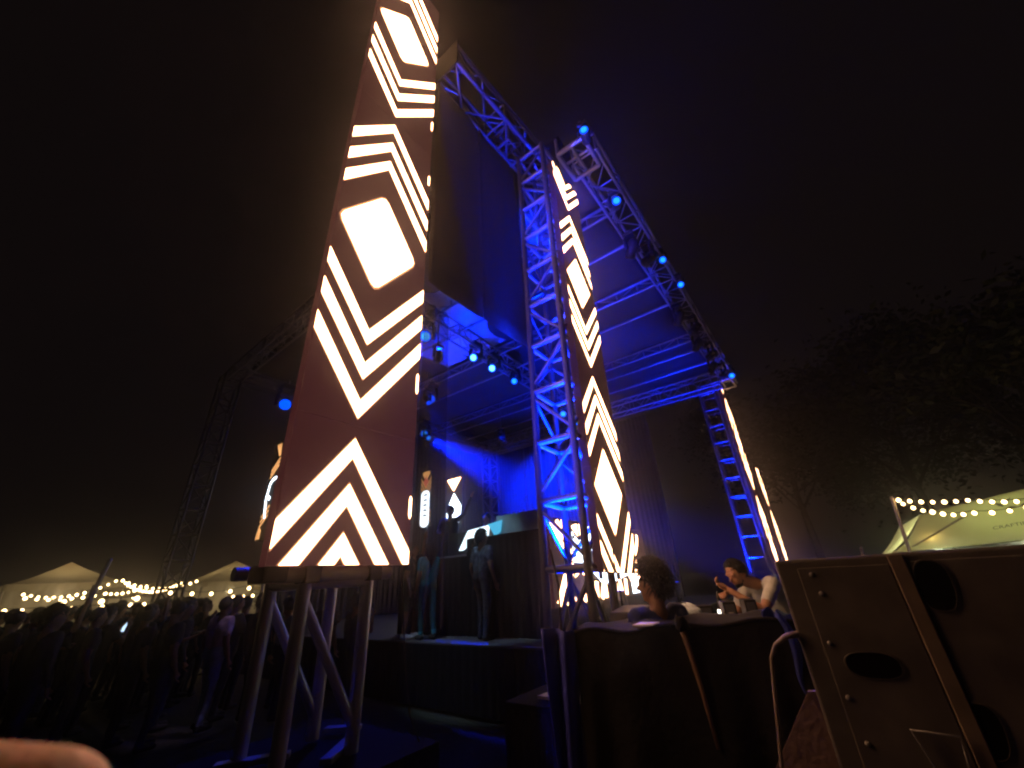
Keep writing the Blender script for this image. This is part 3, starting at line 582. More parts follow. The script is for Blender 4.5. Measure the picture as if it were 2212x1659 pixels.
def hand_caps(w, d, side, mi, curl=0.4, s=1.0):
    """palm, four unequal bent fingers and a thumb; d = forearm direction, side = across the palm (thumb side)"""
    w = Vector(w); d = Vector(d).normalized(); sd = Vector(side); sd = (sd - d * sd.dot(d)).normalized(); nm = d.cross(sd)
    caps = [(w, w + d * 0.05 * s, 0.026 * s, 0.032 * s, mi)]
    for k in range(4): caps.append((w + d * 0.03 * s + sd * (0.024 - 0.016 * k) * s, w + d * 0.085 * s + sd * (0.030 - 0.020 * k) * s, 0.016 * s, 0.013 * s, mi))
    for k, L in enumerate((0.068, 0.078, 0.072, 0.056)):
        a = w + d * 0.088 * s + sd * (0.030 - 0.020 * k) * s; c1 = d * math.cos(curl) + nm * math.sin(curl); c2 = d * math.cos(curl * 2.3) + nm * math.sin(curl * 2.3)
        b = a + c1 * L * 0.55 * s; e = b + c2 * L * 0.5 * s
        caps += [(a, b, 0.0095 * s, 0.0088 * s, mi), (b, e, 0.0088 * s, 0.0072 * s, mi)]
    t0 = w + d * 0.02 * s + sd * 0.026 * s; t1 = t0 + (d * 0.7 + sd * 0.7 + nm * 0.2).normalized() * 0.045 * s; t2 = t1 + (d * 0.9 + sd * 0.15 + nm * 0.35).normalized() * 0.035 * s
    return caps + [(t0, t1, 0.014 * s, 0.011 * s, mi), (t1, t2, 0.011 * s, 0.009 * s, mi)]
def figure(hd=(0.02, 0, 0), lean=0.0, armL=None, armR=None, legs=True, shorts=False, short_sleeve=True, wide=1.0, fine=False, face=(1, 0, 0), curl=0.4, stride=0.05, beard=False):
    """limb list for a 1.72 m figure facing +X; material slots: 0 shirt, 1 trousers, 2 skin, 3 shoes"""
    V = Vector; c = []
    L = lambda z: lean * max(0, z - 0.95)
    for sg in (-1, 1):
        c += [((L(0.95), 0.075 * sg * wide, 0.93), (L(1.08), 0.065 * sg * wide, 1.08), 0.115, 0.11, 1 if True else 0), ((L(1.06), 0.065 * sg * wide, 1.05), (L(1.3), 0.095 * sg * wide, 1.30), 0.112, 0.118, 0), ((L(1.3), 0.08 * sg, 1.30), (L(1.4), 0.13 * sg * wide, 1.395), 0.11, 0.07, 0)]
        if legs:
            kx = stride * sg
            c += [((0, 0.09 * sg, 0.9), (0.03 + kx, 0.10 * sg, 0.5), 0.095, 0.064, 1), ((0.03 + kx, 0.10 * sg, 0.5), (kx * 1.2 - 0.01, 0.105 * sg, 0.12), 0.06, 0.045 if not shorts else 0.040, 2 if shorts else 1), ((kx * 1.2 - 0.03, 0.105 * sg, 0.05), (kx * 1.2 + 0.15, 0.12 * sg, 0.04), 0.05, 0.04, 3)]
        sh = V((L(1.4), 0.175 * sg * wide, 1.395)); pose = armL if sg > 0 else armR
        el, wr = (V(pose[0]), V(pose[1])) if pose else (V((L(1.1) - 0.03, 0.235 * sg * wide, 1.11)), V((L(0.9) + 0.05, 0.245 * sg * wide, 0.87)))
        mid = sh.lerp(el, 0.62)
        c += [(sh, mid, 0.064, 0.056, 0), (mid, el, 0.05, 0.043, 2 if short_sleeve else 0), (el, wr, 0.042, 0.03, 2 if short_sleeve else 0)]
        d = (wr - el).normalized()
        c += hand_caps(wr + d * 0.02, d, V((1, 0, 0.3)) if abs(d.x) < 0.8 else V((0, -sg, 0.5)), 2, curl)
    nx = L(1.46); hp = V((L(1.62), 0, 1.605)) + V(hd); f = V(face).normalized(); s_ = V((0, 0, 1)).cross(f).normalized(); u_ = f.cross(s_)
    c += [((nx, 0, 1.40), hp - u_ * 0.08 - f * 0.02, 0.062, 0.055, 2)]
    c += [(hp - u_ * 0.005 - f * 0.02, hp + u_ * 0.035 - f * 0.015, 0.088, 0.086, 2), (hp + f * 0.02 - u_ * 0.02, hp + f * 0.03 - u_ * 0.045, 0.072, 0.060, 2), (hp + f * 0.018 - u_ * 0.05, hp + f * 0.034 - u_ * 0.082, 0.062, 0.046, 4 if beard else 2), (hp + f * 0.085 - u_ * 0.005, hp + f * 0.108 - u_ * 0.035, 0.010, 0.015, 2),
          (hp + f * 0.075 + u_ * 0.018 - s_ * 0.04, hp + f * 0.075 + u_ * 0.018 + s_ * 0.04, 0.016, 0.016, 2), (hp + f * 0.072 - u_ * 0.068 - s_ * 0.015, hp + f * 0.072 - u_ * 0.068 + s_ * 0.015, 0.012, 0.012, 2), (hp + f * 0.06 - u_ * 0.10, hp + f * 0.065 - u_ * 0.105, 0.022, 0.020, 4 if beard else 2)]
    for sg in (-1, 1): c.append((hp + s_ * 0.082 * sg - f * 0.01 + u_ * 0.01, hp + s_ * 0.088 * sg - f * 0.015 - u_ * 0.03, 0.016, 0.012, 2))
    return c, hp, f, u_, s_
def hair_mesh(hp, f, u_, s_, style, strands=260):
    m = MB(); rows, cols = 14, 28; vs = []
    vol = {"short": 1.05, "curly": 1.16, "long": 1.10, "bun": 1.06, "big": 1.38}[style]
    for j in range(rows + 1):
        ph = math.pi * j / rows
        for i in range(cols):
            a = 2 * math.pi * i / cols; d = f * (math.sin(ph) * math.cos(a)) + s_ * (math.sin(ph) * math.sin(a)) + u_ * math.cos(ph)
            front = d.dot(f); low = d.dot(u_)
            nz = 0.07 * noise.noise(d * (6 if style in ("curly", "big") else 4)) + (0.10 * noise.noise(d * 13) if style in ("curly", "big") else 0.02 * noise.noise(d * 20))
            lim = (-0.92 if style == "big" else -0.80) + 1.28 * max(0.0, min(1.0, (front + 0.2) / 1.05))
            if style == "long" and front < 0.2: lim = -9
            k_ = max(0.0, min(1.0, (low - lim) / 0.45)); k_ = k_ * k_ * (3 - 2 * k_)
            r = 0.089 + (0.089 * (vol - 1) + 0.089 * nz + 0.004) * k_ if low > lim - 0.04 else 0.055
            p = hp - f * 0.020 + u_ * 0.015 + (Vector(d) + u_ * (0.17 * low)) * r
            if style == "long" and front < 0.2 and low < 0: p -= u_ * (0.26 * min(1, -low * 1.3)) - f * (-0.05)
            vs.append(p)
    fs = [(j * cols + i, j * cols + (i + 1) % cols, (j + 1) * cols + (i + 1) % cols, (j + 1) * cols + i) for j in range(rows) for i in range(cols)]
    m.add(vs, fs)
    if style == "bun": m.lathe([(0.001, -0.05), (0.04, -0.03), (0.05, 0), (0.04, 0.03), (0.001, 0.05)], 12, Matrix.Translation(hp + u_ * 0.12 - f * 0.06))
    rg = random.Random(11)
    if strands:
        shell = list(vs)
        for k in range(strands):
            q = shell[rg.randrange(len(shell))]; n_ = (q - hp).normalized()
            if (q - hp).length < 0.078: continue
            L = 0.05 if style in ("curly", "big") else 0.022; j_ = Vector((rg.uniform(-1, 1), rg.uniform(-1, 1), rg.uniform(-1, 1)))
            tn = (j_ - n_ * j_.dot(n_)).normalized(); p0 = q - n_ * 0.008 + tn * rg.uniform(-0.012, 0.012)
            p1 = p0 + n_ * L * 0.45 + tn * L * 0.35; p2 = p0 + n_ * L * rg.uniform(0.35, 0.8) + tn * L * 0.8 - u_ * L * 0.3
            m.tube([p0, p1, p2], [0.0045, 0.004, 0.0015], 4)
    me = bpy.data.meshes.new("hair"); me.from_pydata([tuple(v) for v in m.v], [], m.f)
    for p in me.polygons: p.use_smooth = True
    me.materials.append(HAIR); return me
def person(label, loc, rz, mats, height=1.72, style="short", voxel=0.016, group=None, mesh=None, hmesh=None, **kw):
    if mesh is None:
        caps, hp, f, u_, s_ = figure(**kw); mesh = body_mesh("person", caps, mats, voxel); hmesh = hair_mesh(hp, f, u_, s_, style, 1500)
    o = bpy.data.objects.new("person", mesh); link(o); o.location = loc; o.rotation_euler = (0, 0, rz); o.scale = (height / 1.72,) * 3
    tag(o, label, "person", group)
    h = bpy.data.objects.new("hair", hmesh); link(h, o)
    for k in range(len(mats)):
        o.material_slots[k].link = 'OBJECT'; o.material_slots[k].material = mats[k]
    return o, mesh, hmesh
# crowd: seven poses, then copies with their own clothes and sizes
V3 = lambda *a: a
poses = [dict(), dict(armR=((0.16, -0.24, 1.16), (0.30, -0.10, 1.38)), armL=((0.16, 0.24, 1.16), (0.30, 0.08, 1.36))), dict(short_sleeve=False, armL=((0.1, 0.26, 1.13), (0.26, 0.10, 1.10)), armR=((0.1, -0.26, 1.13), (0.26, -0.10, 1.14))),
         dict(armR=((0.12, -0.30, 1.5), (0.2, -0.22, 1.78))), dict(face=(0.8, 0.6, 0.1)), dict(face=(0.75, -0.65, 0), short_sleeve=False), dict(hd=(0.03, 0.02, -0.01), face=(0.9, 0.3, -0.3), armL=((0.14, 0.23, 1.15), (0.30, 0.06, 1.22)))]
styles = ["short", "curly", "short", "long", "bun", "big", "short"]
protos = []
for ps, sty in zip(poses, styles):
    caps, hp, f, u_, s_ = figure(**ps); protos.append((body_mesh("person", caps, [DARK[0], JEANS, SKIN, SHOE], 0.024), hair_mesh(hp, f, u_, s_, sty)))
PINK = cl("cloth_dusty_pink", (0.62, 0.46, 0.48)); PALEBLUE = cl("cloth_pale_blue", (0.40, 0.52, 0.62)); GREYT = cl("cloth_grey", (0.16, 0.16, 0.17))
crowd = [  # x, y, pose, shirt, trousers, height, label
 (3.20, 8.75, 0, PINK, PALEBLUE, 1.74, "man in pale pink shirt and light jeans, nearest in the crowd"),
 (1.15, 8.9, 5, DARK[1], JEANS, 1.74, "person in navy top at the far left edge of the picture"),
 (1.75, 9.7, 0, DARK[2], JEANS, 1.70, "person in charcoal shirt beside the far left person"),
 (2.05, 10.6, 1, DARK[0], JEANS, 1.72, "person in black holding both hands up by the leaning pole"),
 (2.25, 9.2, 4, DARK[3], DARK[0], 1.66, "person in brown shirt turned sideways left of the pink shirt"),
 (2.55, 10.2, 2, DARK[4], JEANS, 1.70, "person in olive long sleeves with folded arms in the crowd"),
 (2.70, 11.2, 3, DARK[0], JEANS, 1.66, "long-haired person in black with one arm raised in the crowd"),
 (2.45, 8.5, 6, DARK[2], DARK[1], 1.72, "person in charcoal tee looking down, left of the pink shirt"),
 (2.85, 9.5, 5, DARK[1], JEANS, 1.72, "bushy-haired person in navy just behind the pink shirt"),
 (3.05, 10.4, 0, DARK[3], JEANS, 1.74, "person in brown tee in the second row behind the pink shirt"),
 (3.55, 9.2, 2, DARK[0], DARK[0], 1.76, "tall person in black right of the pink shirt"),
 (3.75, 8.55, 5, DARK[2], JEANS, 1.74, "bushy-haired person in charcoal right beside the near tower legs"),
 (3.95, 9.8, 1, DARK[1], JEANS, 1.70, "person in navy holding up a glowing phone near the tower legs"),
 (4.05, 8.2, 4, GREYT, JEANS, 1.66, "person in grey tee with hair in a bun between the tower legs"),
 (4.35, 8.9, 0, DARK[0], JEANS, 1.68, "person in black seen between the two left tower legs"),
 (4.65, 8.0, 6, DARK[3], DARK[0], 1.70, "person in brown tee seen between the two right tower legs"),
 (4.75, 7.2, 1, DARK[2], JEANS, 1.64, "person in charcoal at the stage edge behind the tower leg"),
 (1.55, 11.4, 2, DARK[0], JEANS, 1.75, "person in black long sleeves at the back left of the crowd"),
 (1.95, 12.2, 0, DARK[4], JEANS, 1.70, "person in olive tee far back below the first tent"),
 (2.85, 12.4, 4, DARK[2], JEANS, 1.70, "person with hair in a bun far back below the string lights"),
 (3.35, 11.6, 5, DARK[0], JEANS, 1.74, "bushy-haired person in black far back in the crowd"),
 (3.30, 12.9, 1, DARK[1], JEANS, 1.72, "person in navy far back with both hands up"),
 (0.95, 10.6, 6, DARK[3], JEANS, 1.72, "person in brown at the left edge behind the navy top"),
 (1.35, 10.2, 3, DARK[0], JEANS, 1.66, "long-haired person in black near the left edge with one arm raised"),
]
for i, (x, y, pz, sh, tr, hgt, lab) in enumerate(crowd):
    person(lab, (x, y, -0.03), math.radians(18 + 14 * math.sin(i * 2.3)), [sh, tr, SKIN, SHOE], hgt + 0.09, mesh=protos[pz][0], hmesh=protos[pz][1], group="people in the crowd")
rb_ = random.Random(5)
for i in range(46):
    yy = 11.2 + 4.6 * (i / 46) + rb_.uniform(-0.2, 0.2); xx = 0.4 + (i * 0.618 % 1) * 5.2 + rb_.uniform(-0.2, 0.2)
    if xx > 4.6 - max(0, 0): xx = 4.6 - rb_.random()
    pz = rb_.choice((0, 1, 2, 4, 5, 6, 0, 2, 4)); person("dark silhouette of a person in the packed rear rows of the crowd", (xx, yy, -0.03), math.radians(20 + 40 * rb_.uniform(-1, 1)), [rb_.choice(DARK), JEANS, SKIN, SHOE], rb_.uniform(1.70, 1.88), mesh=protos[pz][0], hmesh=protos[pz][1], group="packed rear rows of the crowd")
for (x, y, pz, lab) in ((11.0, -0.62, 3, "dim person behind the loudspeaker with one arm raised"), (11.6, -0.95, 0, "dim person behind the loudspeaker standing still")):
    person(lab, (x, y, 0.1), math.radians(150), [DARK[0], JEANS, SKIN, SHOE], 1.74, mesh=protos[pz][0], hmesh=protos[pz][1], group="people behind the loudspeaker")
# phones with lit screens
PHONE = emissive("phone_screen", (0.55, 0.75, 1.0), 1.6)
def phone(label, loc, rz, tilt=0.2, screen=PHONE):
    loc = Vector(loc); M = Matrix.Translation(loc) @ Matrix.Rotation(rz, 4, 'Z') @ Matrix.Rotation(tilt, 4, 'Y')
    t = empty("phone", tuple(loc), label, "phone", "phones held in the crowd")
    MB().box((-0.005, -0.04, -0.08), (0.005, 0.04, 0.08), M).build("case", BLACK, t, bevel=0.003)
    MB().box((-0.007, -0.035, -0.072), (-0.0055, 0.035, 0.072), M).build("screen", screen, t)
phone("glowing phone screen held up near the tower legs", (4.25, 9.72, 1.45), math.radians(30))
phone("small glowing phone held in the left of the crowd", (2.36, 10.75, 1.42), math.radians(25))

# people on the stage
PATT = mat("patterned_shirt", (0.08, 0.09, 0.12), 0.8, var=0.95, vscale=16, bump=0.2)
person("man in patterned short-sleeved shirt standing before the black riser, back turned", (6.05, 5.33, 0.9), math.radians(-8), [PATT, cl("trousers_camo", (0.05, 0.045, 0.05), 0.6), SKIN, SHOE], 1.78, "curly", 0.016, wide=1.12, face=(0.9, -0.43, 0), stride=0.03)
TEAL = cl("cloth_teal", (0.03, 0.30, 0.34))
person("woman in teal top and wide teal trousers at the stage edge", (5.85, 6.55, 0.9), math.radians(75), [TEAL, TEAL, SKIN, SHOE], 1.66, "long", 0.016, armR=((0.14, -0.22, 1.14), (0.26, -0.1, 1.34)), face=(0.9, 0.3, 0.1))
person("person in dark top and shorts with pale sneakers raising one arm on stage", (5.85, 7.05, 0.9), math.radians(-60), [DARK[2], cl("shorts_khaki", (0.16, 0.14, 0.11)), SKIN, cl("sneaker_white", (0.6, 0.6, 0.58))], 1.70, "curly", 0.016, shorts=True, armL=((0.10, 0.33, 1.52), (0.14, 0.30, 1.80)))
person("DJ in dark sleeves on the riser with one arm raised toward the crowd", (6.85, 7.0, 2.28 - 0.55), math.radians(200), [DARK[0], JEANS, SKIN, SHOE], 1.72, "short", 0.016, short_sleeve=False, armL=((0.16, 0.42, 1.48), (0.22, 0.62, 1.82)), armR=((0.2, -0.2, 1.15), (0.36, -0.08, 1.1)))
person("dark figure bending over gear beside the raised arm on the riser", (7.6, 6.35, 2.28 - 0.75), math.radians(185), [DARK[1], JEANS, SKIN, SHOE], 1.7, "short", 0.02, lean=0.35)

# people at the covered desk
person("bushy-haired person in dark blue seen from behind at the covered desk", (3.30, 1.20, 0.12), math.radians(62), [cl("cloth_royal_blue", (0.02, 0.03, 0.16)), JEANS, SKIN, SHOE], 1.72, "big", 0.012, wide=1.15, face=(0.75, 0.66, -0.05))
lm, _, _ = person("man in white tee leaning on the rear desk, both hands holding a small torch", (5.47, 0.50, 0.20), math.radians(138), [cl("cloth_white_tee", (0.62, 0.66, 0.64)), JEANS, mat("skin_tan", (0.42, 0.23, 0.15), 0.5, var=0.1, sss=0.15), SHOE, HAIR], 1.76, "short", 0.010, beard=True, lean=0.85, hd=(0.06, 0, -0.10), face=(0.9, 0.12, -0.38),
       armL=((0.62, 0.24, 1.18), (0.80, 0.07, 1.36)), armR=((0.62, -0.22, 1.10), (0.82, 0.0, 1.28)), curl=0.75)
sb = empty("step_block", (5.5, 0.5, 0), "low wooden step block under the man in white tee", "step")
MB().box((5.2, 0.24, 0), (5.8, 0.76, 0.195)).build("block", STAGE, sb, bevel=0.01)
tl = MB(); lw = Vector((5.47, 0.50, 0.2)) + Matrix.Rotation(math.radians(138), 3, 'Z') @ Vector((0.93, 0.04, 1.33))
t = empty("torch", tuple(lw), "small lit torch held by the man in white tee", "torch")
pipe("tube", t, lw + Vector((0, 0, 0.05)), lw + Vector((-0.02, 0.02, -0.10)), 0.014, BLACK); pipe("lit_head", t, lw + Vector((-0.02, 0.02, -0.10)), lw + Vector((-0.022, 0.022, -0.13)), 0.017, emissive("torch_light", (1.0, 0.9, 0.7), 6.0))

# ------------------------------------------------------------------ covered desk, gear, cloths
DESK_A, DESK_B = Vector((2.58, 1.50, 0)), Vector((3.02, 0.32, 0)); dd = (DESK_B - DESK_A); dn = Vector((-dd.y, dd.x, 0)).normalized(); 
if dn.x < 0: dn = -dn
dk2 = empty("covered_desk", tuple((DESK_A + DESK_B) / 2), "black-cloth covered mixing desk in the right foreground", "desk")
def desk_top(a, b):
    p = DESK_A + dd * a + dn * (0.62 * b); return (p.x, p.y, 1.478 + 0.035 * a + 0.012 * math.sin(a * 17 + b * 3) + 0.01 * noise.noise(Vector((a * 6, b * 4, 0))))
MB().grid(desk_top, 50, 14).build("cloth_top", BLACKCLOTH, dk2, True, solid=0.003)
def desk_front(a, b):
    p = DESK_A + dd * a - dn * (0.012 + (1 - b) * 0.10 + (1 - b) * 0.035 * math.sin(a * 26 + 2 * math.sin(a * 7))); return (p.x, p.y, b * (1.475 + 0.035 * a + 0.012 * math.sin(a * 17)))
MB().grid(desk_front, 120, 20).build("cloth_front", BLACKCLOTH, dk2, True)
MB().tube([Vector(desk_top(a / 30, 0)) + Vector((-0.004, -0.002, 0.0)) for a in range(31)], 0.013, 6).build("hem", BLACKCLOTH, dk2, True)
def desk_side(a, b):
    p = DESK_A + dn * (0.62 * a) - dd.normalized() * (0.01 + (1 - b) * 0.03 * math.sin(a * 14)); return (p.x, p.y, b * 1.49)
MB().grid(desk_side, 40, 10).build("cloth_side", BLACKCLOTH, dk2, True)
for a, b in ((0.05, 0.1), (0.95, 0.1), (0.05, 0.9), (0.95, 0.9)):
    p = DESK_A + dd * a + dn * 0.62 * b; pipe("leg", dk2, (p.x, p.y, 0), (p.x, p.y, 1.47), 0.025, ALU_D)
# hanging grey tarp at the desk corner with blue stage light painted into its colour
TARP = mat("tarp_painted_blue_light", (0.035, 0.045, 0.36), 0.6, var=0.25, vscale=6, bump=0.4, bscale=9)
A0 = Vector((2.55, 1.47, 0)); A1 = Vector((2.51, 1.68, 0))
def tarp(a, b):
    w = 0.30 + 0.70 * b; p = A0.lerp(A1, 0.15 + (a - 0.5) * w * 1.0 + 0.42); bulge = 0.05 * math.sin(a * math.pi * 3 + b * 2) * (0.4 + 0.6 * b)
    return (p.x + bulge * 0.9, p.y + bulge * 0.3, 0.05 + 1.44 * b + 0.02 * a)
tp = MB().grid(tarp, 40, 24).build("hanging_tarp", TARP, None, True, solid=0.004); tag(tp, "smooth grey tarp painted with blue stage light, hanging at the left corner of the covered desk", "tarp")
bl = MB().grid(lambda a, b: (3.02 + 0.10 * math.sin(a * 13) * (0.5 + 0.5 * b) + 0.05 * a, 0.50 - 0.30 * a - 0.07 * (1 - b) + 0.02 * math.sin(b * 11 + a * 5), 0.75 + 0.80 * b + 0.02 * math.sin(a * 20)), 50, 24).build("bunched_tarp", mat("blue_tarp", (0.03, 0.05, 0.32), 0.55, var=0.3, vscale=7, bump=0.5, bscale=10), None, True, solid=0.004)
tag(bl, "crumpled blue tarp bunched between desk and loudspeaker", "tarp")
wstr = MB().tube([(2.78, 0.885, 1.47), (2.785, 0.875, 1.40), (2.775, 0.845, 1.18), (2.77, 0.825, 0.95)], [0.018, 0.016, 0.012, 0.010], 8).build("streak", mat("tan_lit_gap", (0.20, 0.12, 0.075), 0.7, var=0.2), None, True)  # stands in for the lit leg seen through a gap in the cloth
tag(wstr, "tan streak standing in for a lit gap in the front of the covered desk", "streak")
kn = MB().grid(lambda a, b: (2.80 + 0.10 * (b - 0.5) + 0.03 * math.sin(a * 8), 0.90 + 0.12 * (0.5 - a), 1.49 + 0.07 * math.sin(a * math.pi) * math.sin(b * math.pi) + 0.01 * math.sin(a * 19)), 16, 12).build("knotted_cloth", BLACKCLOTH, None, True, solid=0.004)
tag(kn, "knotted black cloth lump on the edge of the covered desk", "cloth")
pc = MB().box((2.66, 1.02, 1.512), (2.80, 1.14, 1.518), None).build("paper_sheet", mat("paper_white", (0.7, 0.68, 0.66), 0.6, var=0.05), None); tag(pc, "pale paper sheet lying on the covered desk edge", "paper")
# rear desk with gear under the leaning man
rd = empty("rear_desk", (4.7, 1.0, 0), "dark equipment desk the man in white tee leans on", "desk")
RM = Matrix.Translation((4.62, 0.95, 0)) @ Matrix.Rotation(math.radians(-68), 4, 'Z')
MB().box((-0.62, -0.3, 1.26), (0.62, 0.3, 1.33), RM).build("top", BLACK, rd, bevel=0.01)
for a in (-0.56, 0.56):
    for b in (-0.25, 0.25): MB().box((a - 0.03, b - 0.03, 0), (a + 0.03, b + 0.03, 1.26), RM).build("leg", ALU_D, rd)
MB().box((-0.62, -0.315, 0.1), (0.62, -0.30, 1.25), RM).build("front_panel", BLACKCLOTH, rd)
def gear(nm, lab, x, y, w, d, h, m, tilt=0):
    G = RM @ Matrix.Translation((x, y, 1.332)) @ Matrix.Rotation(tilt, 4, 'Y')
    t = empty(nm, tuple(G.translation), lab, "equipment", "gear on the rear desk")
    MB().box((-w / 2, -d / 2, 0), (w / 2, d / 2, h), G).build("body", m, t, bevel=0.006)
    MB().box((-w / 2 + 0.015, -d / 2 - 0.004, 0.02), (w / 2 - 0.015, -d / 2 + 0.001, h - 0.02), G).build("faceplate", mat("faceplate_grey", (0.12, 0.13, 0.15), 0.4, 0.4), t)
    for q in range(4): MB().lathe([(0.008, 0), (0.008, 0.012), (0.004, 0.014)], 8, G @ Matrix.Translation((-w / 2 + 0.04 + q * (w - 0.08) / 3, -d / 2 - 0.004, h * 0.5)) @ Matrix.Rotation(math.pi / 2, 4, 'X')).build("knob", ALU_D, t)
gear("rack_unit", "grey rack unit standing on the rear desk near the bushy-haired person", -0.28, -0.05, 0.14, 0.2, 0.16, BLACK)
gear("rack_unit", "taller black rack unit in the middle of the rear desk", -0.06, -0.02, 0.11, 0.2, 0.18, BLACK)
gear("rack_unit", "narrow rack unit under the hands of the man in white tee", 0.12, -0.02, 0.10, 0.2, 0.19, BLACK)
bag = MB().grid(lambda a, b: tuple(RM @ Vector((-0.44 + 0.16 * math.cos(a * 6.283) * math.sin(b * math.pi) * (1 + 0.25 * noise.noise(Vector((a * 5, b * 5, 1)))) + 0.02, -0.1 + 0.1 * math.sin(a * 6.283) * math.sin(b * math.pi), 1.42 - 0.09 * math.cos(b * math.pi) * (1 + 0.3 * noise.noise(Vector((a * 6, b * 3, 4))))))), 24, 12).build("plastic_bag", mat("pale_plastic", (0.5, 0.6, 0.68), 0.35, var=0.3, vscale=25, bump=0.6, bscale=30), None, True)
tag(bag, "crumpled pale plastic bag on the rear desk", "bag")
# speaker monitor wedge silhouette beside the bushy-haired person
wd = empty("monitor_wedge", (3.45, 1.75, 1.3), "dark tilted monitor box left of the bushy-haired person", "loudspeaker")
MB().add([(3.35, 1.40, 1.30), (3.75, 1.40, 1.30), (3.75, 1.66, 1.30), (3.35, 1.66, 1.30), (3.45, 1.40, 1.52), (3.75, 1.40, 1.55), (3.75, 1.66, 1.55), (3.45, 1.66, 1.52)], [(0, 3, 2, 1), (4, 5, 6, 7), (0, 1, 5, 4), (1, 2, 6, 5), (2, 3, 7, 6), (3, 0, 4, 7)]).build("cabinet", BLACK, wd, bevel=0.012)
pipe("stand", wd, (3.55, 1.53, 0.0), (3.55, 1.53, 1.3), 0.03, ALU_D)

# ------------------------------------------------------------------ big loudspeaker at the right
WOOD = mat("textured_black_wood", (0.115, 0.100, 0.088), 0.62, var=0.25, vscale=9, bump=0.12, bscale=320)
WOOD2 = mat("textured_dark_brown_strip", (0.20, 0.15, 0.105), 0.6, var=0.2, vscale=12, bump=0.12, bscale=320)
def cabinet(label, x, y1, y0, z0, z1, detail=True):
    t = empty("loudspeaker", (x + 0.4, (y0 + y1) / 2, z0), label, "loudspeaker", "stacked loudspeakers")
    bm = bmesh.new(); bmesh.ops.create_cube(bm, size=1.0)
    for v in bm.verts: v.co = Vector((x + 0.4 + v.co.x * 0.8, (y0 + y1) / 2 + v.co.y * (y1 - y0), (z0 + z1) / 2 + v.co.z * (z1 - z0))) - Vector(t.location)
    me = bpy.data.meshes.new("cabinet"); bm.to_mesh(me); bm.free(); me.materials.append(WOOD)
    cab = bpy.data.objects.new("cabinet", me); link(cab, t); b = cab.modifiers.new("b", 'BEVEL'); b.width = 0.012; b.segments = 3
    # front boards, proud of the carcass
    MB().box((x - 0.006, y1 - 0.375, z0 + 0.02), (x + 0.002, y1 - 0.075, z1 - 0.035)).build("panel", WOOD, t, bevel=0.003)
    MB().box((x - 0.012, y1 - 0.425, z0 + 0.012), (x + 0.002, y1 - 0.378, z1 - 0.004)).build("strip", WOOD2, t, bevel=0.004)
    MB().box((x - 0.006, y0 + 0.03, z0 + 0.02), (x + 0.002, y1 - 0.428, z1 - 0.03)).build("panel", WOOD, t, bevel=0.003)
    RIM = mat("handle_rim_plastic", (0.06, 0.05, 0.04), 0.4, var=0.1); HOLE_SHADE = mat("painted_recess_shade", (0.008, 0.007, 0.007), 1.0, spec=0.0)
    if detail:
        for (yc, zc, ry, rz_, an) in ((y1 - 0.475, 1.700, 0.048, 0.082, 0.12), (y1 - 0.21, 1.447, 0.080, 0.040, 0.0), (y1 - 0.435, 1.285, 0.042, 0.072, 0.12)):
            ring = []
            for k in range(40):
                a = 2 * math.pi * k / 40; ca, sa = math.cos(a), math.sin(a); e = 2.6
                px = ry * math.copysign(abs(ca) ** (2 / e), ca); pz = rz_ * math.copysign(abs(sa) ** (2 / e), sa)
                ring.append(Vector((0, px * math.cos(an) - pz * math.sin(an), px * math.sin(an) + pz * math.cos(an))))
            c = Vector((x, yc, zc)); m = MB(); n = len(ring)
            vs = [c + r * 1.05 + Vector((-0.0072, 0, 0)) for r in ring] + [c + r * 1.02 + Vector((-0.010, 0, 0)) for r in ring] + [c + r * 0.97 + Vector((-0.0085, 0, 0)) for r in ring]
            m.add(vs, [(j * n + k, j * n + (k + 1) % n, (j + 1) * n + (k + 1) % n, (j + 1) * n + k) for j in range(2) for k in range(n)])
            hb = m.build("handle_rim", RIM, t, True)
            MB().add([c + r * 0.98 + Vector((-0.0078, 0, 0)) for r in ring], [tuple(range(n))]).build("painted_recess_shade", HOLE_SHADE, hb)  # flat near-black oval paints the shade inside the hollow handle
        for (yy, zz) in ((y1 - 0.12, z1 - 0.06), (y1 - 0.13, z1 - 0.13), (y1 - 0.10, z1 - 0.30), (y1 - 0.10, z1 - 0.47), (y1 - 0.11, z1 - 0.60)):
            MB().lathe([(0.009, 0), (0.008, 0.004), (0.003, 0.005)], 10, Matrix.Translation((x - 0.006, yy, zz)) @ Matrix.Rotation(-math.pi / 2, 4, 'Y')).build("screw", ALU_D, t, True)
        # wire flip handle
        yh, zh = y1 - 0.30, 1.27
        MB().tube([(x - 0.015, yh + 0.045, zh - 0.16), (x - 0.022, yh + 0.03, zh - 0.09), (x - 0.022, yh + 0.055, zh), (x - 0.022, yh - 0.065, zh - 0.003), (x - 0.022, yh - 0.06, zh - 0.05), (x - 0.015, yh - 0.045, zh - 0.16)], 0.0035, 8).build("wire_handle", ALU_D, t, True)
    return t
cabinet("big dark wooden loudspeaker with oval handles at the lower right", 2.2, 0.245, -0.95, 1.0, 1.812)
cabinet("second loudspeaker cabinet underneath the big dark one", 2.2, 0.245, -0.95, 0.05, 0.995, False)
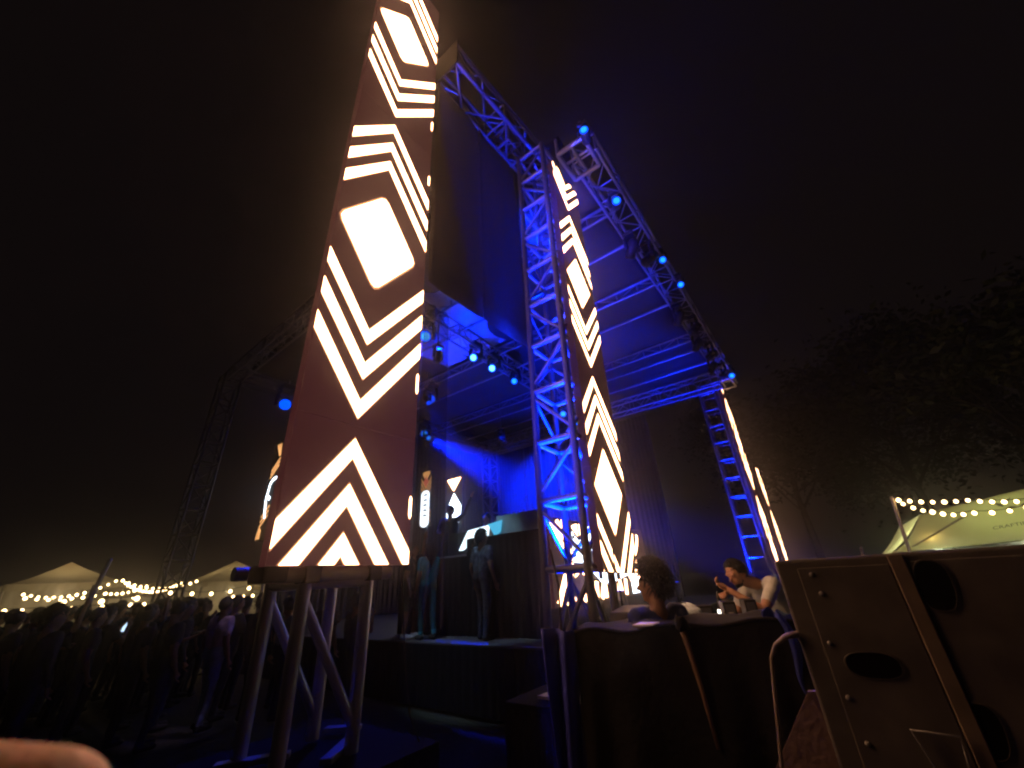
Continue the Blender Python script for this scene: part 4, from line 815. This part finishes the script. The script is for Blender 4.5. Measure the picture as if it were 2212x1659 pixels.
cb = MB().tube([(2.235, 0.22, 1.535), (2.19, 0.262, 1.538), (2.185, 0.29, 1.53), (2.20, 0.335, 1.50), (2.21, 0.365, 1.45), (2.215, 0.385, 1.36), (2.20, 0.41, 1.22), (2.19, 0.44, 1.07), (2.17, 0.46, 0.6), (2.15, 0.5, 0.02)], [0.013, 0.013, 0.010, 0.007, 0.007, 0.007, 0.007, 0.007, 0.007, 0.007], 8).build("speaker_cable", mat("grey_cable", (0.28, 0.22, 0.17), 0.5, var=0.1), None, True)
tag(cb, "grey cable plugged into the loudspeaker side and hanging down", "cable")
bdm = MB(); bdm.add([(2.44, 0.30, 1.30), (2.42, 0.80, 0.62), (2.50, 0.10, 0.62), (2.50, 0.10, 1.30), (2.47, 0.30, 1.30), (2.45, 0.80, 0.62), (2.53, 0.10, 0.62), (2.53, 0.10, 1.30)], [(0, 1, 2, 3), (7, 6, 5, 4), (0, 4, 5, 1), (1, 5, 6, 2), (2, 6, 7, 3), (3, 7, 4, 0)])
tag(bdm.build("leaning_board", mat("worn_plywood", (0.24, 0.16, 0.14), 0.7, var=0.25, vscale=8, bump=0.3), None), "worn brown board leaning beside the loudspeaker at the bottom edge", "board")
# cables at the towers
def cable(label, pts, r=0.006, m=BLACK):
    o = MB().tube(pts, r, 6).build("cable", m, None, True); return tag(o, label, "cable", "hanging cables")
cable("thin black cable hanging from the biggest column down to the platform", [(2.05, 2.60, 1.95), (2.075, 2.585, 1.7), (2.10, 2.56, 1.35), (2.14, 2.53, 1.05), (2.2, 2.5, 0.91)], 0.005, mat("dark_rubber", (0.05, 0.042, 0.04), 0.5))
cable("black cable running down in front of the centre tower", [(2.95, 1.86, 2.0), (2.92, 1.80, 1.75), (2.86, 1.77, 1.5), (2.78, 1.74, 1.2), (2.75, 1.72, 0.6), (2.74, 1.72, 0.0)], 0.009)
cable("thin cable along the right leg of the centre tower", [(3.78, 1.70, 2.0), (3.79, 1.69, 1.6), (3.75, 1.68, 1.2), (3.76, 1.68, 0.95)], 0.006)

# ------------------------------------------------------------------ tents, string lights, far things
TENT = translucent(mat("tent_canvas_white", (0.62, 0.60, 0.55), 0.75, var=0.08, vscale=2, bump=0.15, bscale=3), (0.75, 0.68, 0.52))
WARM = (1.0, 0.74, 0.36)
def lamp(name, parent, loc, e, col, r=0.15):
    l = bpy.data.lights.new(name, 'POINT'); l.energy = e; l.color = col; l.shadow_soft_size = r
    o = bpy.data.objects.new(name, l); link(o, parent); o.location = Vector(loc) - Vector(parent.location); return o
def pagoda(label, x, y, w, ze, zp, lit=60):
    t = empty("pagoda_tent", (x, y, 0), label, "tent", "peaked tents behind the crowd")
    def roof(a, b):
        k = int(a * 4) % 4; fr = a * 4 - int(a * 4); c = [(-1, -1), (1, -1), (1, 1), (-1, 1)]; p, q = c[k], c[(k + 1) % 4]
        ex, ey = p[0] + (q[0] - p[0]) * fr, p[1] + (q[1] - p[1]) * fr; r = (1 - b) ** 1.0
        z = ze + (zp - ze) * (b ** 1.35)
        return (x + ex * w / 2 * r, y + ey * w / 2 * r, z)
    MB().grid(roof, 32, 10).build("roof", TENT, t, True)
    for sx, sy in ((-1, -1), (1, -1), (1, 1), (-1, 1)): pipe("pole", t, (x + sx * w / 2 * 0.98, y + sy * w / 2 * 0.98, 0), (x + sx * w / 2 * 0.98, y + sy * w / 2 * 0.98, ze), 0.04, ALU_D)
    MB().grid(lambda a, b: (x - w / 2 + w * a, y - w / 2 - 0.01 - 0.02 * math.sin(a * 60), ze - 0.22 + 0.22 * b), 60, 2).build("valance", TENT, t, True)
    MB().grid(lambda a, b: (x - w / 2 + w * a, y + w / 2 + 0.03 * math.sin(a * 40), 0.3 + (ze - 0.3) * b), 60, 2).build("back_wall", TENT, t, True)
    if lit:
        MB().lathe([(0.12, ze - 0.12), (0.16, ze - 0.05), (0.05, ze)], 12, Matrix.Translation((x, y, 0))).build("tent_lamp", BULB, t)
        lamp("lamp", t, (x, y, ze - 0.35), lit, WARM)
    return t
pagoda("first peaked white tent at the far left behind the crowd", 3.05, 24.4, 3.2, 2.6, 3.4, 26)
pagoda("second peaked white tent just left of the near tower legs", 9.3, 25.4, 3.8, 2.5, 3.5, 32)
mq = empty("marquee", (6.5, 29, 0), "long low white marquee between the two peaked tents", "tent")
MB().grid(lambda a, b: (-6 + 26 * a, 30.5 - 3.2 * b, 2.75 - 0.75 * b + 0.06 * math.sin(a * 60)), 90, 8).build("roof", TENT, mq, True, solid=0.01)
MB().grid(lambda a, b: (-6 + 26 * a, 30.6 + 0.05 * math.sin(a * 80), 0.1 + 2.6 * b), 90, 3).build("back_wall", TENT, mq, True)
for j in range(8): pipe("pole", mq, (-6 + 3.7 * j, 27.4, 0), (-6 + 3.7 * j, 27.4, 2.0), 0.05, ALU_D)
for j in range(5):
    MB().lathe([(0.10, 2.0), (0.14, 2.06), (0.05, 2.12)], 10, Matrix.Translation((-4 + 5.2 * j, 29.0, 0))).build("marquee_lamp", BULB, mq)
    lamp("lamp", mq, (-4 + 5.2 * j, 29.0, 1.8), 26, WARM)
_bulb = None
def string_lights(label, pts, n, sag, r=0.035, group="strings of warm bulbs"):
    global _bulb
    t = empty("string_lights", pts[0], label, "string lights", group); base = Vector(pts[0])
    if _bulb is None:
        _bulb = bpy.data.meshes.new("bulb"); b = MB().lathe([(0.25, 0.9), (0.55, 0.7), (1.0, 0.1), (0.95, -0.45), (0.5, -0.95), (0.1, -1.05)], 10)
        _bulb.from_pydata([tuple(v) for v in b.v], [], b.f); _bulb.materials.append(BULB)
        for p in _bulb.polygons: p.use_smooth = True
    line = []
    for a, b in zip(pts[:-1], pts[1:]):
        for k in range(12):
            u = k / 12; p = Vector(a).lerp(Vector(b), u); p.z -= sag * 4 * u * (1 - u); line.append(p)
    line.append(Vector(pts[-1]))
    MB().tube(line, 0.008, 5).build("wire", BLACK, t)
    for k in range(n):
        u = (k + 0.5) / n * (len(line) - 1); i = int(u); p = line[i].lerp(line[min(i + 1, len(line) - 1)], u - i)
        o = bpy.data.objects.new("bulb", _bulb); link(o, t); o.location = p - base - Vector((0, 0, r)); o.scale = (r * random.uniform(0.85, 1.15),) * 3
    return t
string_lights("upper string of warm bulbs sagging from the first tent", [(1.7, 20.5, 2.30), (3.9, 20.3, 2.62), (6.2, 20.0, 2.50)], 26, 0.30, 0.042)
string_lights("bright swag of closely spaced bulbs left of the truss foot", [(4.0, 20.1, 2.52), (5.6, 19.8, 2.45)], 18, 0.32, 0.042)
string_lights("second string of bulbs just below the first tent", [(1.6, 19.0, 2.16), (3.4, 18.9, 2.16), (4.4, 18.7, 2.36)], 15, 0.10, 0.040)
string_lights("low row of bulbs right above the crowd heads", [(0.9, 18.5, 1.86), (5.4, 18.0, 1.80)], 14, 0.02, 0.045)
string_lights("sparse string of large bulbs crossing behind the truss foot", [(1.9, 17.0, 2.04), (4.6, 16.6, 2.10), (6.4, 16.2, 2.12), (8.6, 15.8, 2.08)], 11, 0.12, 0.055)
string_lights("row of lights under the second tent", [(6.3, 17.2, 1.86), (10.2, 17.5, 1.92)], 12, 0.03, 0.045)
pl_ = empty("leaning_pole", (1.9, 13.4, 0), "tall pole rising above the crowd in front of the first tent", "pole")
pipe("pole", pl_, (1.95, 13.2, 0.0), (2.30, 13.5, 2.75), 0.045, ALU_D); pipe("blue_lit_part", pl_, (1.95, 13.2, 0.02), (2.17, 13.39, 1.75), 0.075, mat("painted_blue_lit", (0.35, 0.38, 0.45), 0.6, var=0.1))  # paler bluish tube paints the blue light on the pole's lower part
pipe("banner_post", pl_, (2.05, 13.15, 0.3), (2.19, 13.30, 2.2), 0.06, mat("painted_blue_lit", (0.35, 0.38, 0.45)))

# right tent with lettering
rt = empty("vendor_tent", (19, -4, 0), "pale lit tent roof with dark lettering above the loudspeaker", "tent")
RS = 1.9
def rp(d, x, y, z): return Vector((x * d, y * d, 1.8 + (z - 1.8) * d))
c0 = rp(RS, 9.478, -0.65, 1.853); c1_ = rp(RS, 9.414, -1.279, 2.43); c2_ = rp(RS, 9.194, -2.80, 2.68); c3_ = rp(RS, 9.26, -2.80, 1.93)
def rroof(a, b):
    lo = c0.lerp(c3_, a); hi = c1_.lerp(c2_, a); p = lo.lerp(hi, b); p.z -= 0.16 * math.sin(b * math.pi) * (1 - 0.6 * a); return (p.x + 1.3 * b, p.y - 0.02 * b, p.z)
RTENT = translucent(mat("tent_canvas_green_white", (0.55, 0.56, 0.42), 0.75, var=0.06, vscale=2, bump=0.1, bscale=3), (0.75, 0.76, 0.5), 0.5)
MB().grid(rroof, 30, 20).build("roof_front", RTENT, rt, True, solid=0.006)
MB().grid(lambda a, b: tuple(c0.lerp(Vector(rroof(0, 1)), b) + Vector((1.6, 0.5, -0.25)) * a + Vector((0, 0, -0.10 * math.sin(b * math.pi)))), 12, 12).build("roof_side", RTENT, rt, True)
for q in (c0, c3_):
    pipe("pole", rt, (q.x + 0.1, q.y, 0), (q.x + 0.1, q.y, q.z), 0.04, ALU_D)
pipe("spreader", rt, (c0.x + 0.2, c0.y - 0.5, c0.z + 0.1), (c0.x + 0.3, c0.y - 2.1, c0.z + 0.9), 0.025, ALU_D)
MB().lathe([(0.16, 1.98), (0.20, 2.05), (0.08, 2.1)], 12, Matrix.Translation((18.5, -2.4, 0))).build("tent_lamp", BULB, rt)
lamp("lamp", rt, (18.6, -2.4, 1.9), 95, (0.95, 1.0, 0.5), 0.1)
lamp("lamp", rt, (19.2, -4.4, 2.1), 130, (0.95, 1.0, 0.55), 0.2)
INK = mat("print_dark", (0.05, 0.05, 0.055), 0.8)
def on_roof(a, b, lift=0.02):
    p = Vector(rroof(a, b)); e = 0.01; n = (Vector(rroof(a + e, b)) - p).cross(Vector(rroof(a, b + e)) - p).normalized()
    if n.x > 0: n = -n
    return p + n * lift
cu = bpy.data.curves.new("lettering", 'FONT'); cu.body = "CRAFTING"; cu.size = 1.0
tmp = bpy.data.objects.new("lettering", cu); COL.objects.link(tmp); dg = bpy.context.evaluated_depsgraph_get(); tm = bpy.data.meshes.new_from_object(tmp.evaluated_get(dg)); bpy.data.objects.remove(tmp)
bm = bmesh.new(); bm.from_mesh(tm); bmesh.ops.subdivide_edges(bm, edges=[e for e in bm.edges if e.calc_length() > 0.3], cuts=2)
xs = [v.co.x for v in bm.verts]; w_ = max(xs) - min(xs)
for v in bm.verts:
    a = 0.555 + 0.235 * (v.co.x - min(xs)) / w_; b = 0.345 + 0.075 * v.co.y / 0.72; v.co = on_roof(a, b) - Vector(rt.location)
bm.to_mesh(tm); bm.free(); tm.materials.clear(); tm.materials.append(INK); lo_ = bpy.data.objects.new("lettering", tm); link(lo_, rt)
def logo(pts): MB().add([tuple(on_roof(a, b, 0.022)) for a, b in pts], [tuple(range(len(pts)))]).build("printed_mark", INK, rt)
logo([(0.60, 0.88), (0.625, 0.80), (0.66, 0.76), (0.65, 0.83)]); logo([(0.645, 0.80), (0.70, 0.84), (0.73, 0.90), (0.68, 0.86)]); logo([(0.66, 0.72), (0.70, 0.75), (0.735, 0.72), (0.70, 0.70)])
logo([(0.71, 0.79), (0.76, 0.83), (0.80, 0.80), (0.76, 0.80)]); logo([(0.75, 0.73), (0.79, 0.75), (0.82, 0.70), (0.79, 0.71)])
po = empty("string_light_pole", (13.4, -1.3, 0), "thin slanted pole holding the right string lights", "pole")
pipe("pole", po, (13.45, -1.10, 0.4), (13.43, -1.38, 3.11), 0.035, mat("tan_pole", (0.42, 0.32, 0.25), 0.6, var=0.1))
string_lights("upper string of bulbs running across the right tent", [(13.4, -1.38, 3.08), (13.2, -2.55, 2.86), (13.0, -3.6, 2.72)], 13, 0.05, 0.042, "strings at the right tent")
string_lights("lower string of bulbs drooping across the right tent", [(13.4, -1.45, 3.02), (13.3, -1.95, 2.70), (13.2, -2.5, 2.60), (13.0, -3.4, 2.62)], 11, 0.05, 0.042, "strings at the right tent")
fm = empty("far_marquee", (38, 8, 0), "thin bright strip of a far tent seen right of the centre column", "tent")
MB().box((40, 12.4, 8.2), (40.2, 15.2, 8.75)).build("roof_strip", TENT, fm); MB().box((40.2, 12.4, 0), (40.4, 15.2, 8.2)).build("back_wall", BLACK, fm)
MB().lathe([(0.1, 8.0), (0.14, 8.06), (0.05, 8.1)], 10, Matrix.Translation((39, 13.6, 0))).build("tent_lamp", BULB, fm); lamp("lamp", fm, (38.8, 13.6, 8.3), 60, (0.95, 1.0, 0.6))

# ------------------------------------------------------------------ trees on the right
LEAF = mat("leaf_dark_green", (0.022, 0.028, 0.011), 0.7, var=0.5, vscale=2); BARK = mat("bark", (0.02, 0.016, 0.012), 0.9, var=0.4, vscale=5, bump=0.5)
def tree(label, x, y, h, r, n=11000):
    t = empty("broadleaf_tree", (x, y, 0), label, "tree", "trees at the right")
    m = MB(); rng = random.Random(int(x * 10 + y)); lim = []
    m.tube([(x, y, -0.1), (x + 0.1, y, h * 0.2), (x - 0.1, y + 0.1, h * 0.42), (x, y, h * 0.6)], [0.38, 0.30, 0.22, 0.12], 10)
    for k in range(11):
        a = k * 2.4; z0 = h * (0.3 + 0.03 * k); e = Vector((x + math.cos(a) * r * rng.uniform(0.55, 0.95), y + math.sin(a) * r * rng.uniform(0.55, 0.95), h * rng.uniform(0.45, 0.98)))
        m.tube([(x, y, z0), tuple(Vector((x, y, z0)).lerp(e, 0.5) + Vector((0, 0, 0.3))), tuple(e)], [0.12, 0.07, 0.025], 6); lim.append(e)
    m.build("trunk", BARK, t, True)
    lv = MB()
    for k in range(n):
        c = rng.choice(lim); d = Vector((rng.gauss(0, 1), rng.gauss(0, 1), rng.gauss(0, 0.75))); p = c + d * r * 0.20
        s = rng.uniform(0.16, 0.34); a = Vector((rng.uniform(-1, 1), rng.uniform(-1, 1), rng.uniform(-0.6, 0.6))).normalized(); b = a.cross(Vector((rng.uniform(-1, 1), rng.uniform(-1, 1), rng.uniform(-1, 1)))).normalized()
        lv.add([p - a * s, p + b * s * 0.45, p + a * s, p - b * s * 0.45], [(0, 1, 2, 3)])
    lv.build("crown", LEAF, t)
tree("big dark tree above the right tent", 33.0, -10.5, 15.0, 6.5)
tree("dark tree beyond the right truss tower", 46.0, 1.5, 17.0, 7.5)
tree("dark tree filling the upper right background", 42.0, -6.0, 17.5, 8.0)

# ------------------------------------------------------------------ the photographer's fingertip, close to the lens at the lower left
FING = mat("finger_skin", (0.80, 0.47, 0.33), 0.5, var=0.15, vscale=140, sss=0.8, bump=0.2, bscale=500)
fa = Vector((0.0202, 0.1055, 1.7722))
right_ = Vector((math.sin(azim), -math.cos(azim), 0))
tip = fa; back = Vector((-0.531, 0.845, 0.03)).normalized()
acr = Vector((0, 0, -1)) * 0.9 + _h * 0.2
caps = [(tip, tip + back * 0.024, 0.0085, 0.0098, 0), (tip + back * 0.024, tip + back * 0.055 + acr * 0.006, 0.0098, 0.0105, 0), (tip + back * 0.055 + acr * 0.006, tip + back * 0.10 + acr * 0.03, 0.0105, 0.013, 0)]
for k, (o_, L) in enumerate(((0.026, 0.082), (0.050, 0.074), (0.072, 0.058))):
    b0 = tip + back * 0.105 + acr * (0.03 + o_ * 0.9); caps += [(b0, b0 - back * L * 0.55 + acr * 0.004, 0.0105, 0.0095, 0), (b0 - back * L * 0.55 + acr * 0.004, b0 - back * L * 0.8 + acr * 0.02, 0.0095, 0.008, 0)]
for o_ in (0.02, 0.05, 0.085): caps.append((tip + back * 0.10 + acr * (0.02 + o_), tip + back * 0.17 + acr * (0.05 + o_ * 0.7), 0.019, 0.024, 0))
caps += [(tip + back * 0.15 + acr * 0.03, tip + back * 0.13 - acr * 0.0 + _h * -0.045, 0.018, 0.012, 0), (tip + back * 0.13 + _h * -0.045, tip + back * 0.095 + acr * 0.015 + _h * -0.06, 0.012, 0.010, 0), (tip + back * 0.17 + acr * 0.07, tip + back * 0.34 + acr * 0.22, 0.027, 0.034, 0)]
fo = bpy.data.objects.new("hand", body_mesh("hand", caps, [FING], 0.0022)); link(fo); tag(fo, "blurred orange-lit fingertip of a hand at the lower left corner", "hand")

# ------------------------------------------------------------------ stage haze, its forward scatter also standing in for lens bloom
hz = MB().box((-70, -70, -1.2), (110, 110, 19.5)).build("haze", BLACK)
hm = bpy.data.materials.new("stage_haze_and_bloom"); hm.use_nodes = True; nt = hm.node_tree; nt.nodes.clear()
pv = nt.nodes.new("ShaderNodeVolumePrincipled"); ou = nt.nodes.new("ShaderNodeOutputMaterial"); nt.links.new(pv.outputs[0], ou.inputs["Volume"])
pv.inputs["Color"].default_value = (0.9, 0.9, 0.95, 1); pv.inputs["Density"].default_value = 0.0068; pv.inputs["Anisotropy"].default_value = 0.92
hz.data.materials.clear(); hz.data.materials.append(hm); tag(hz, kind="stuff"); hz["label"] = "thin stage haze filling the air, also standing in for lens bloom"
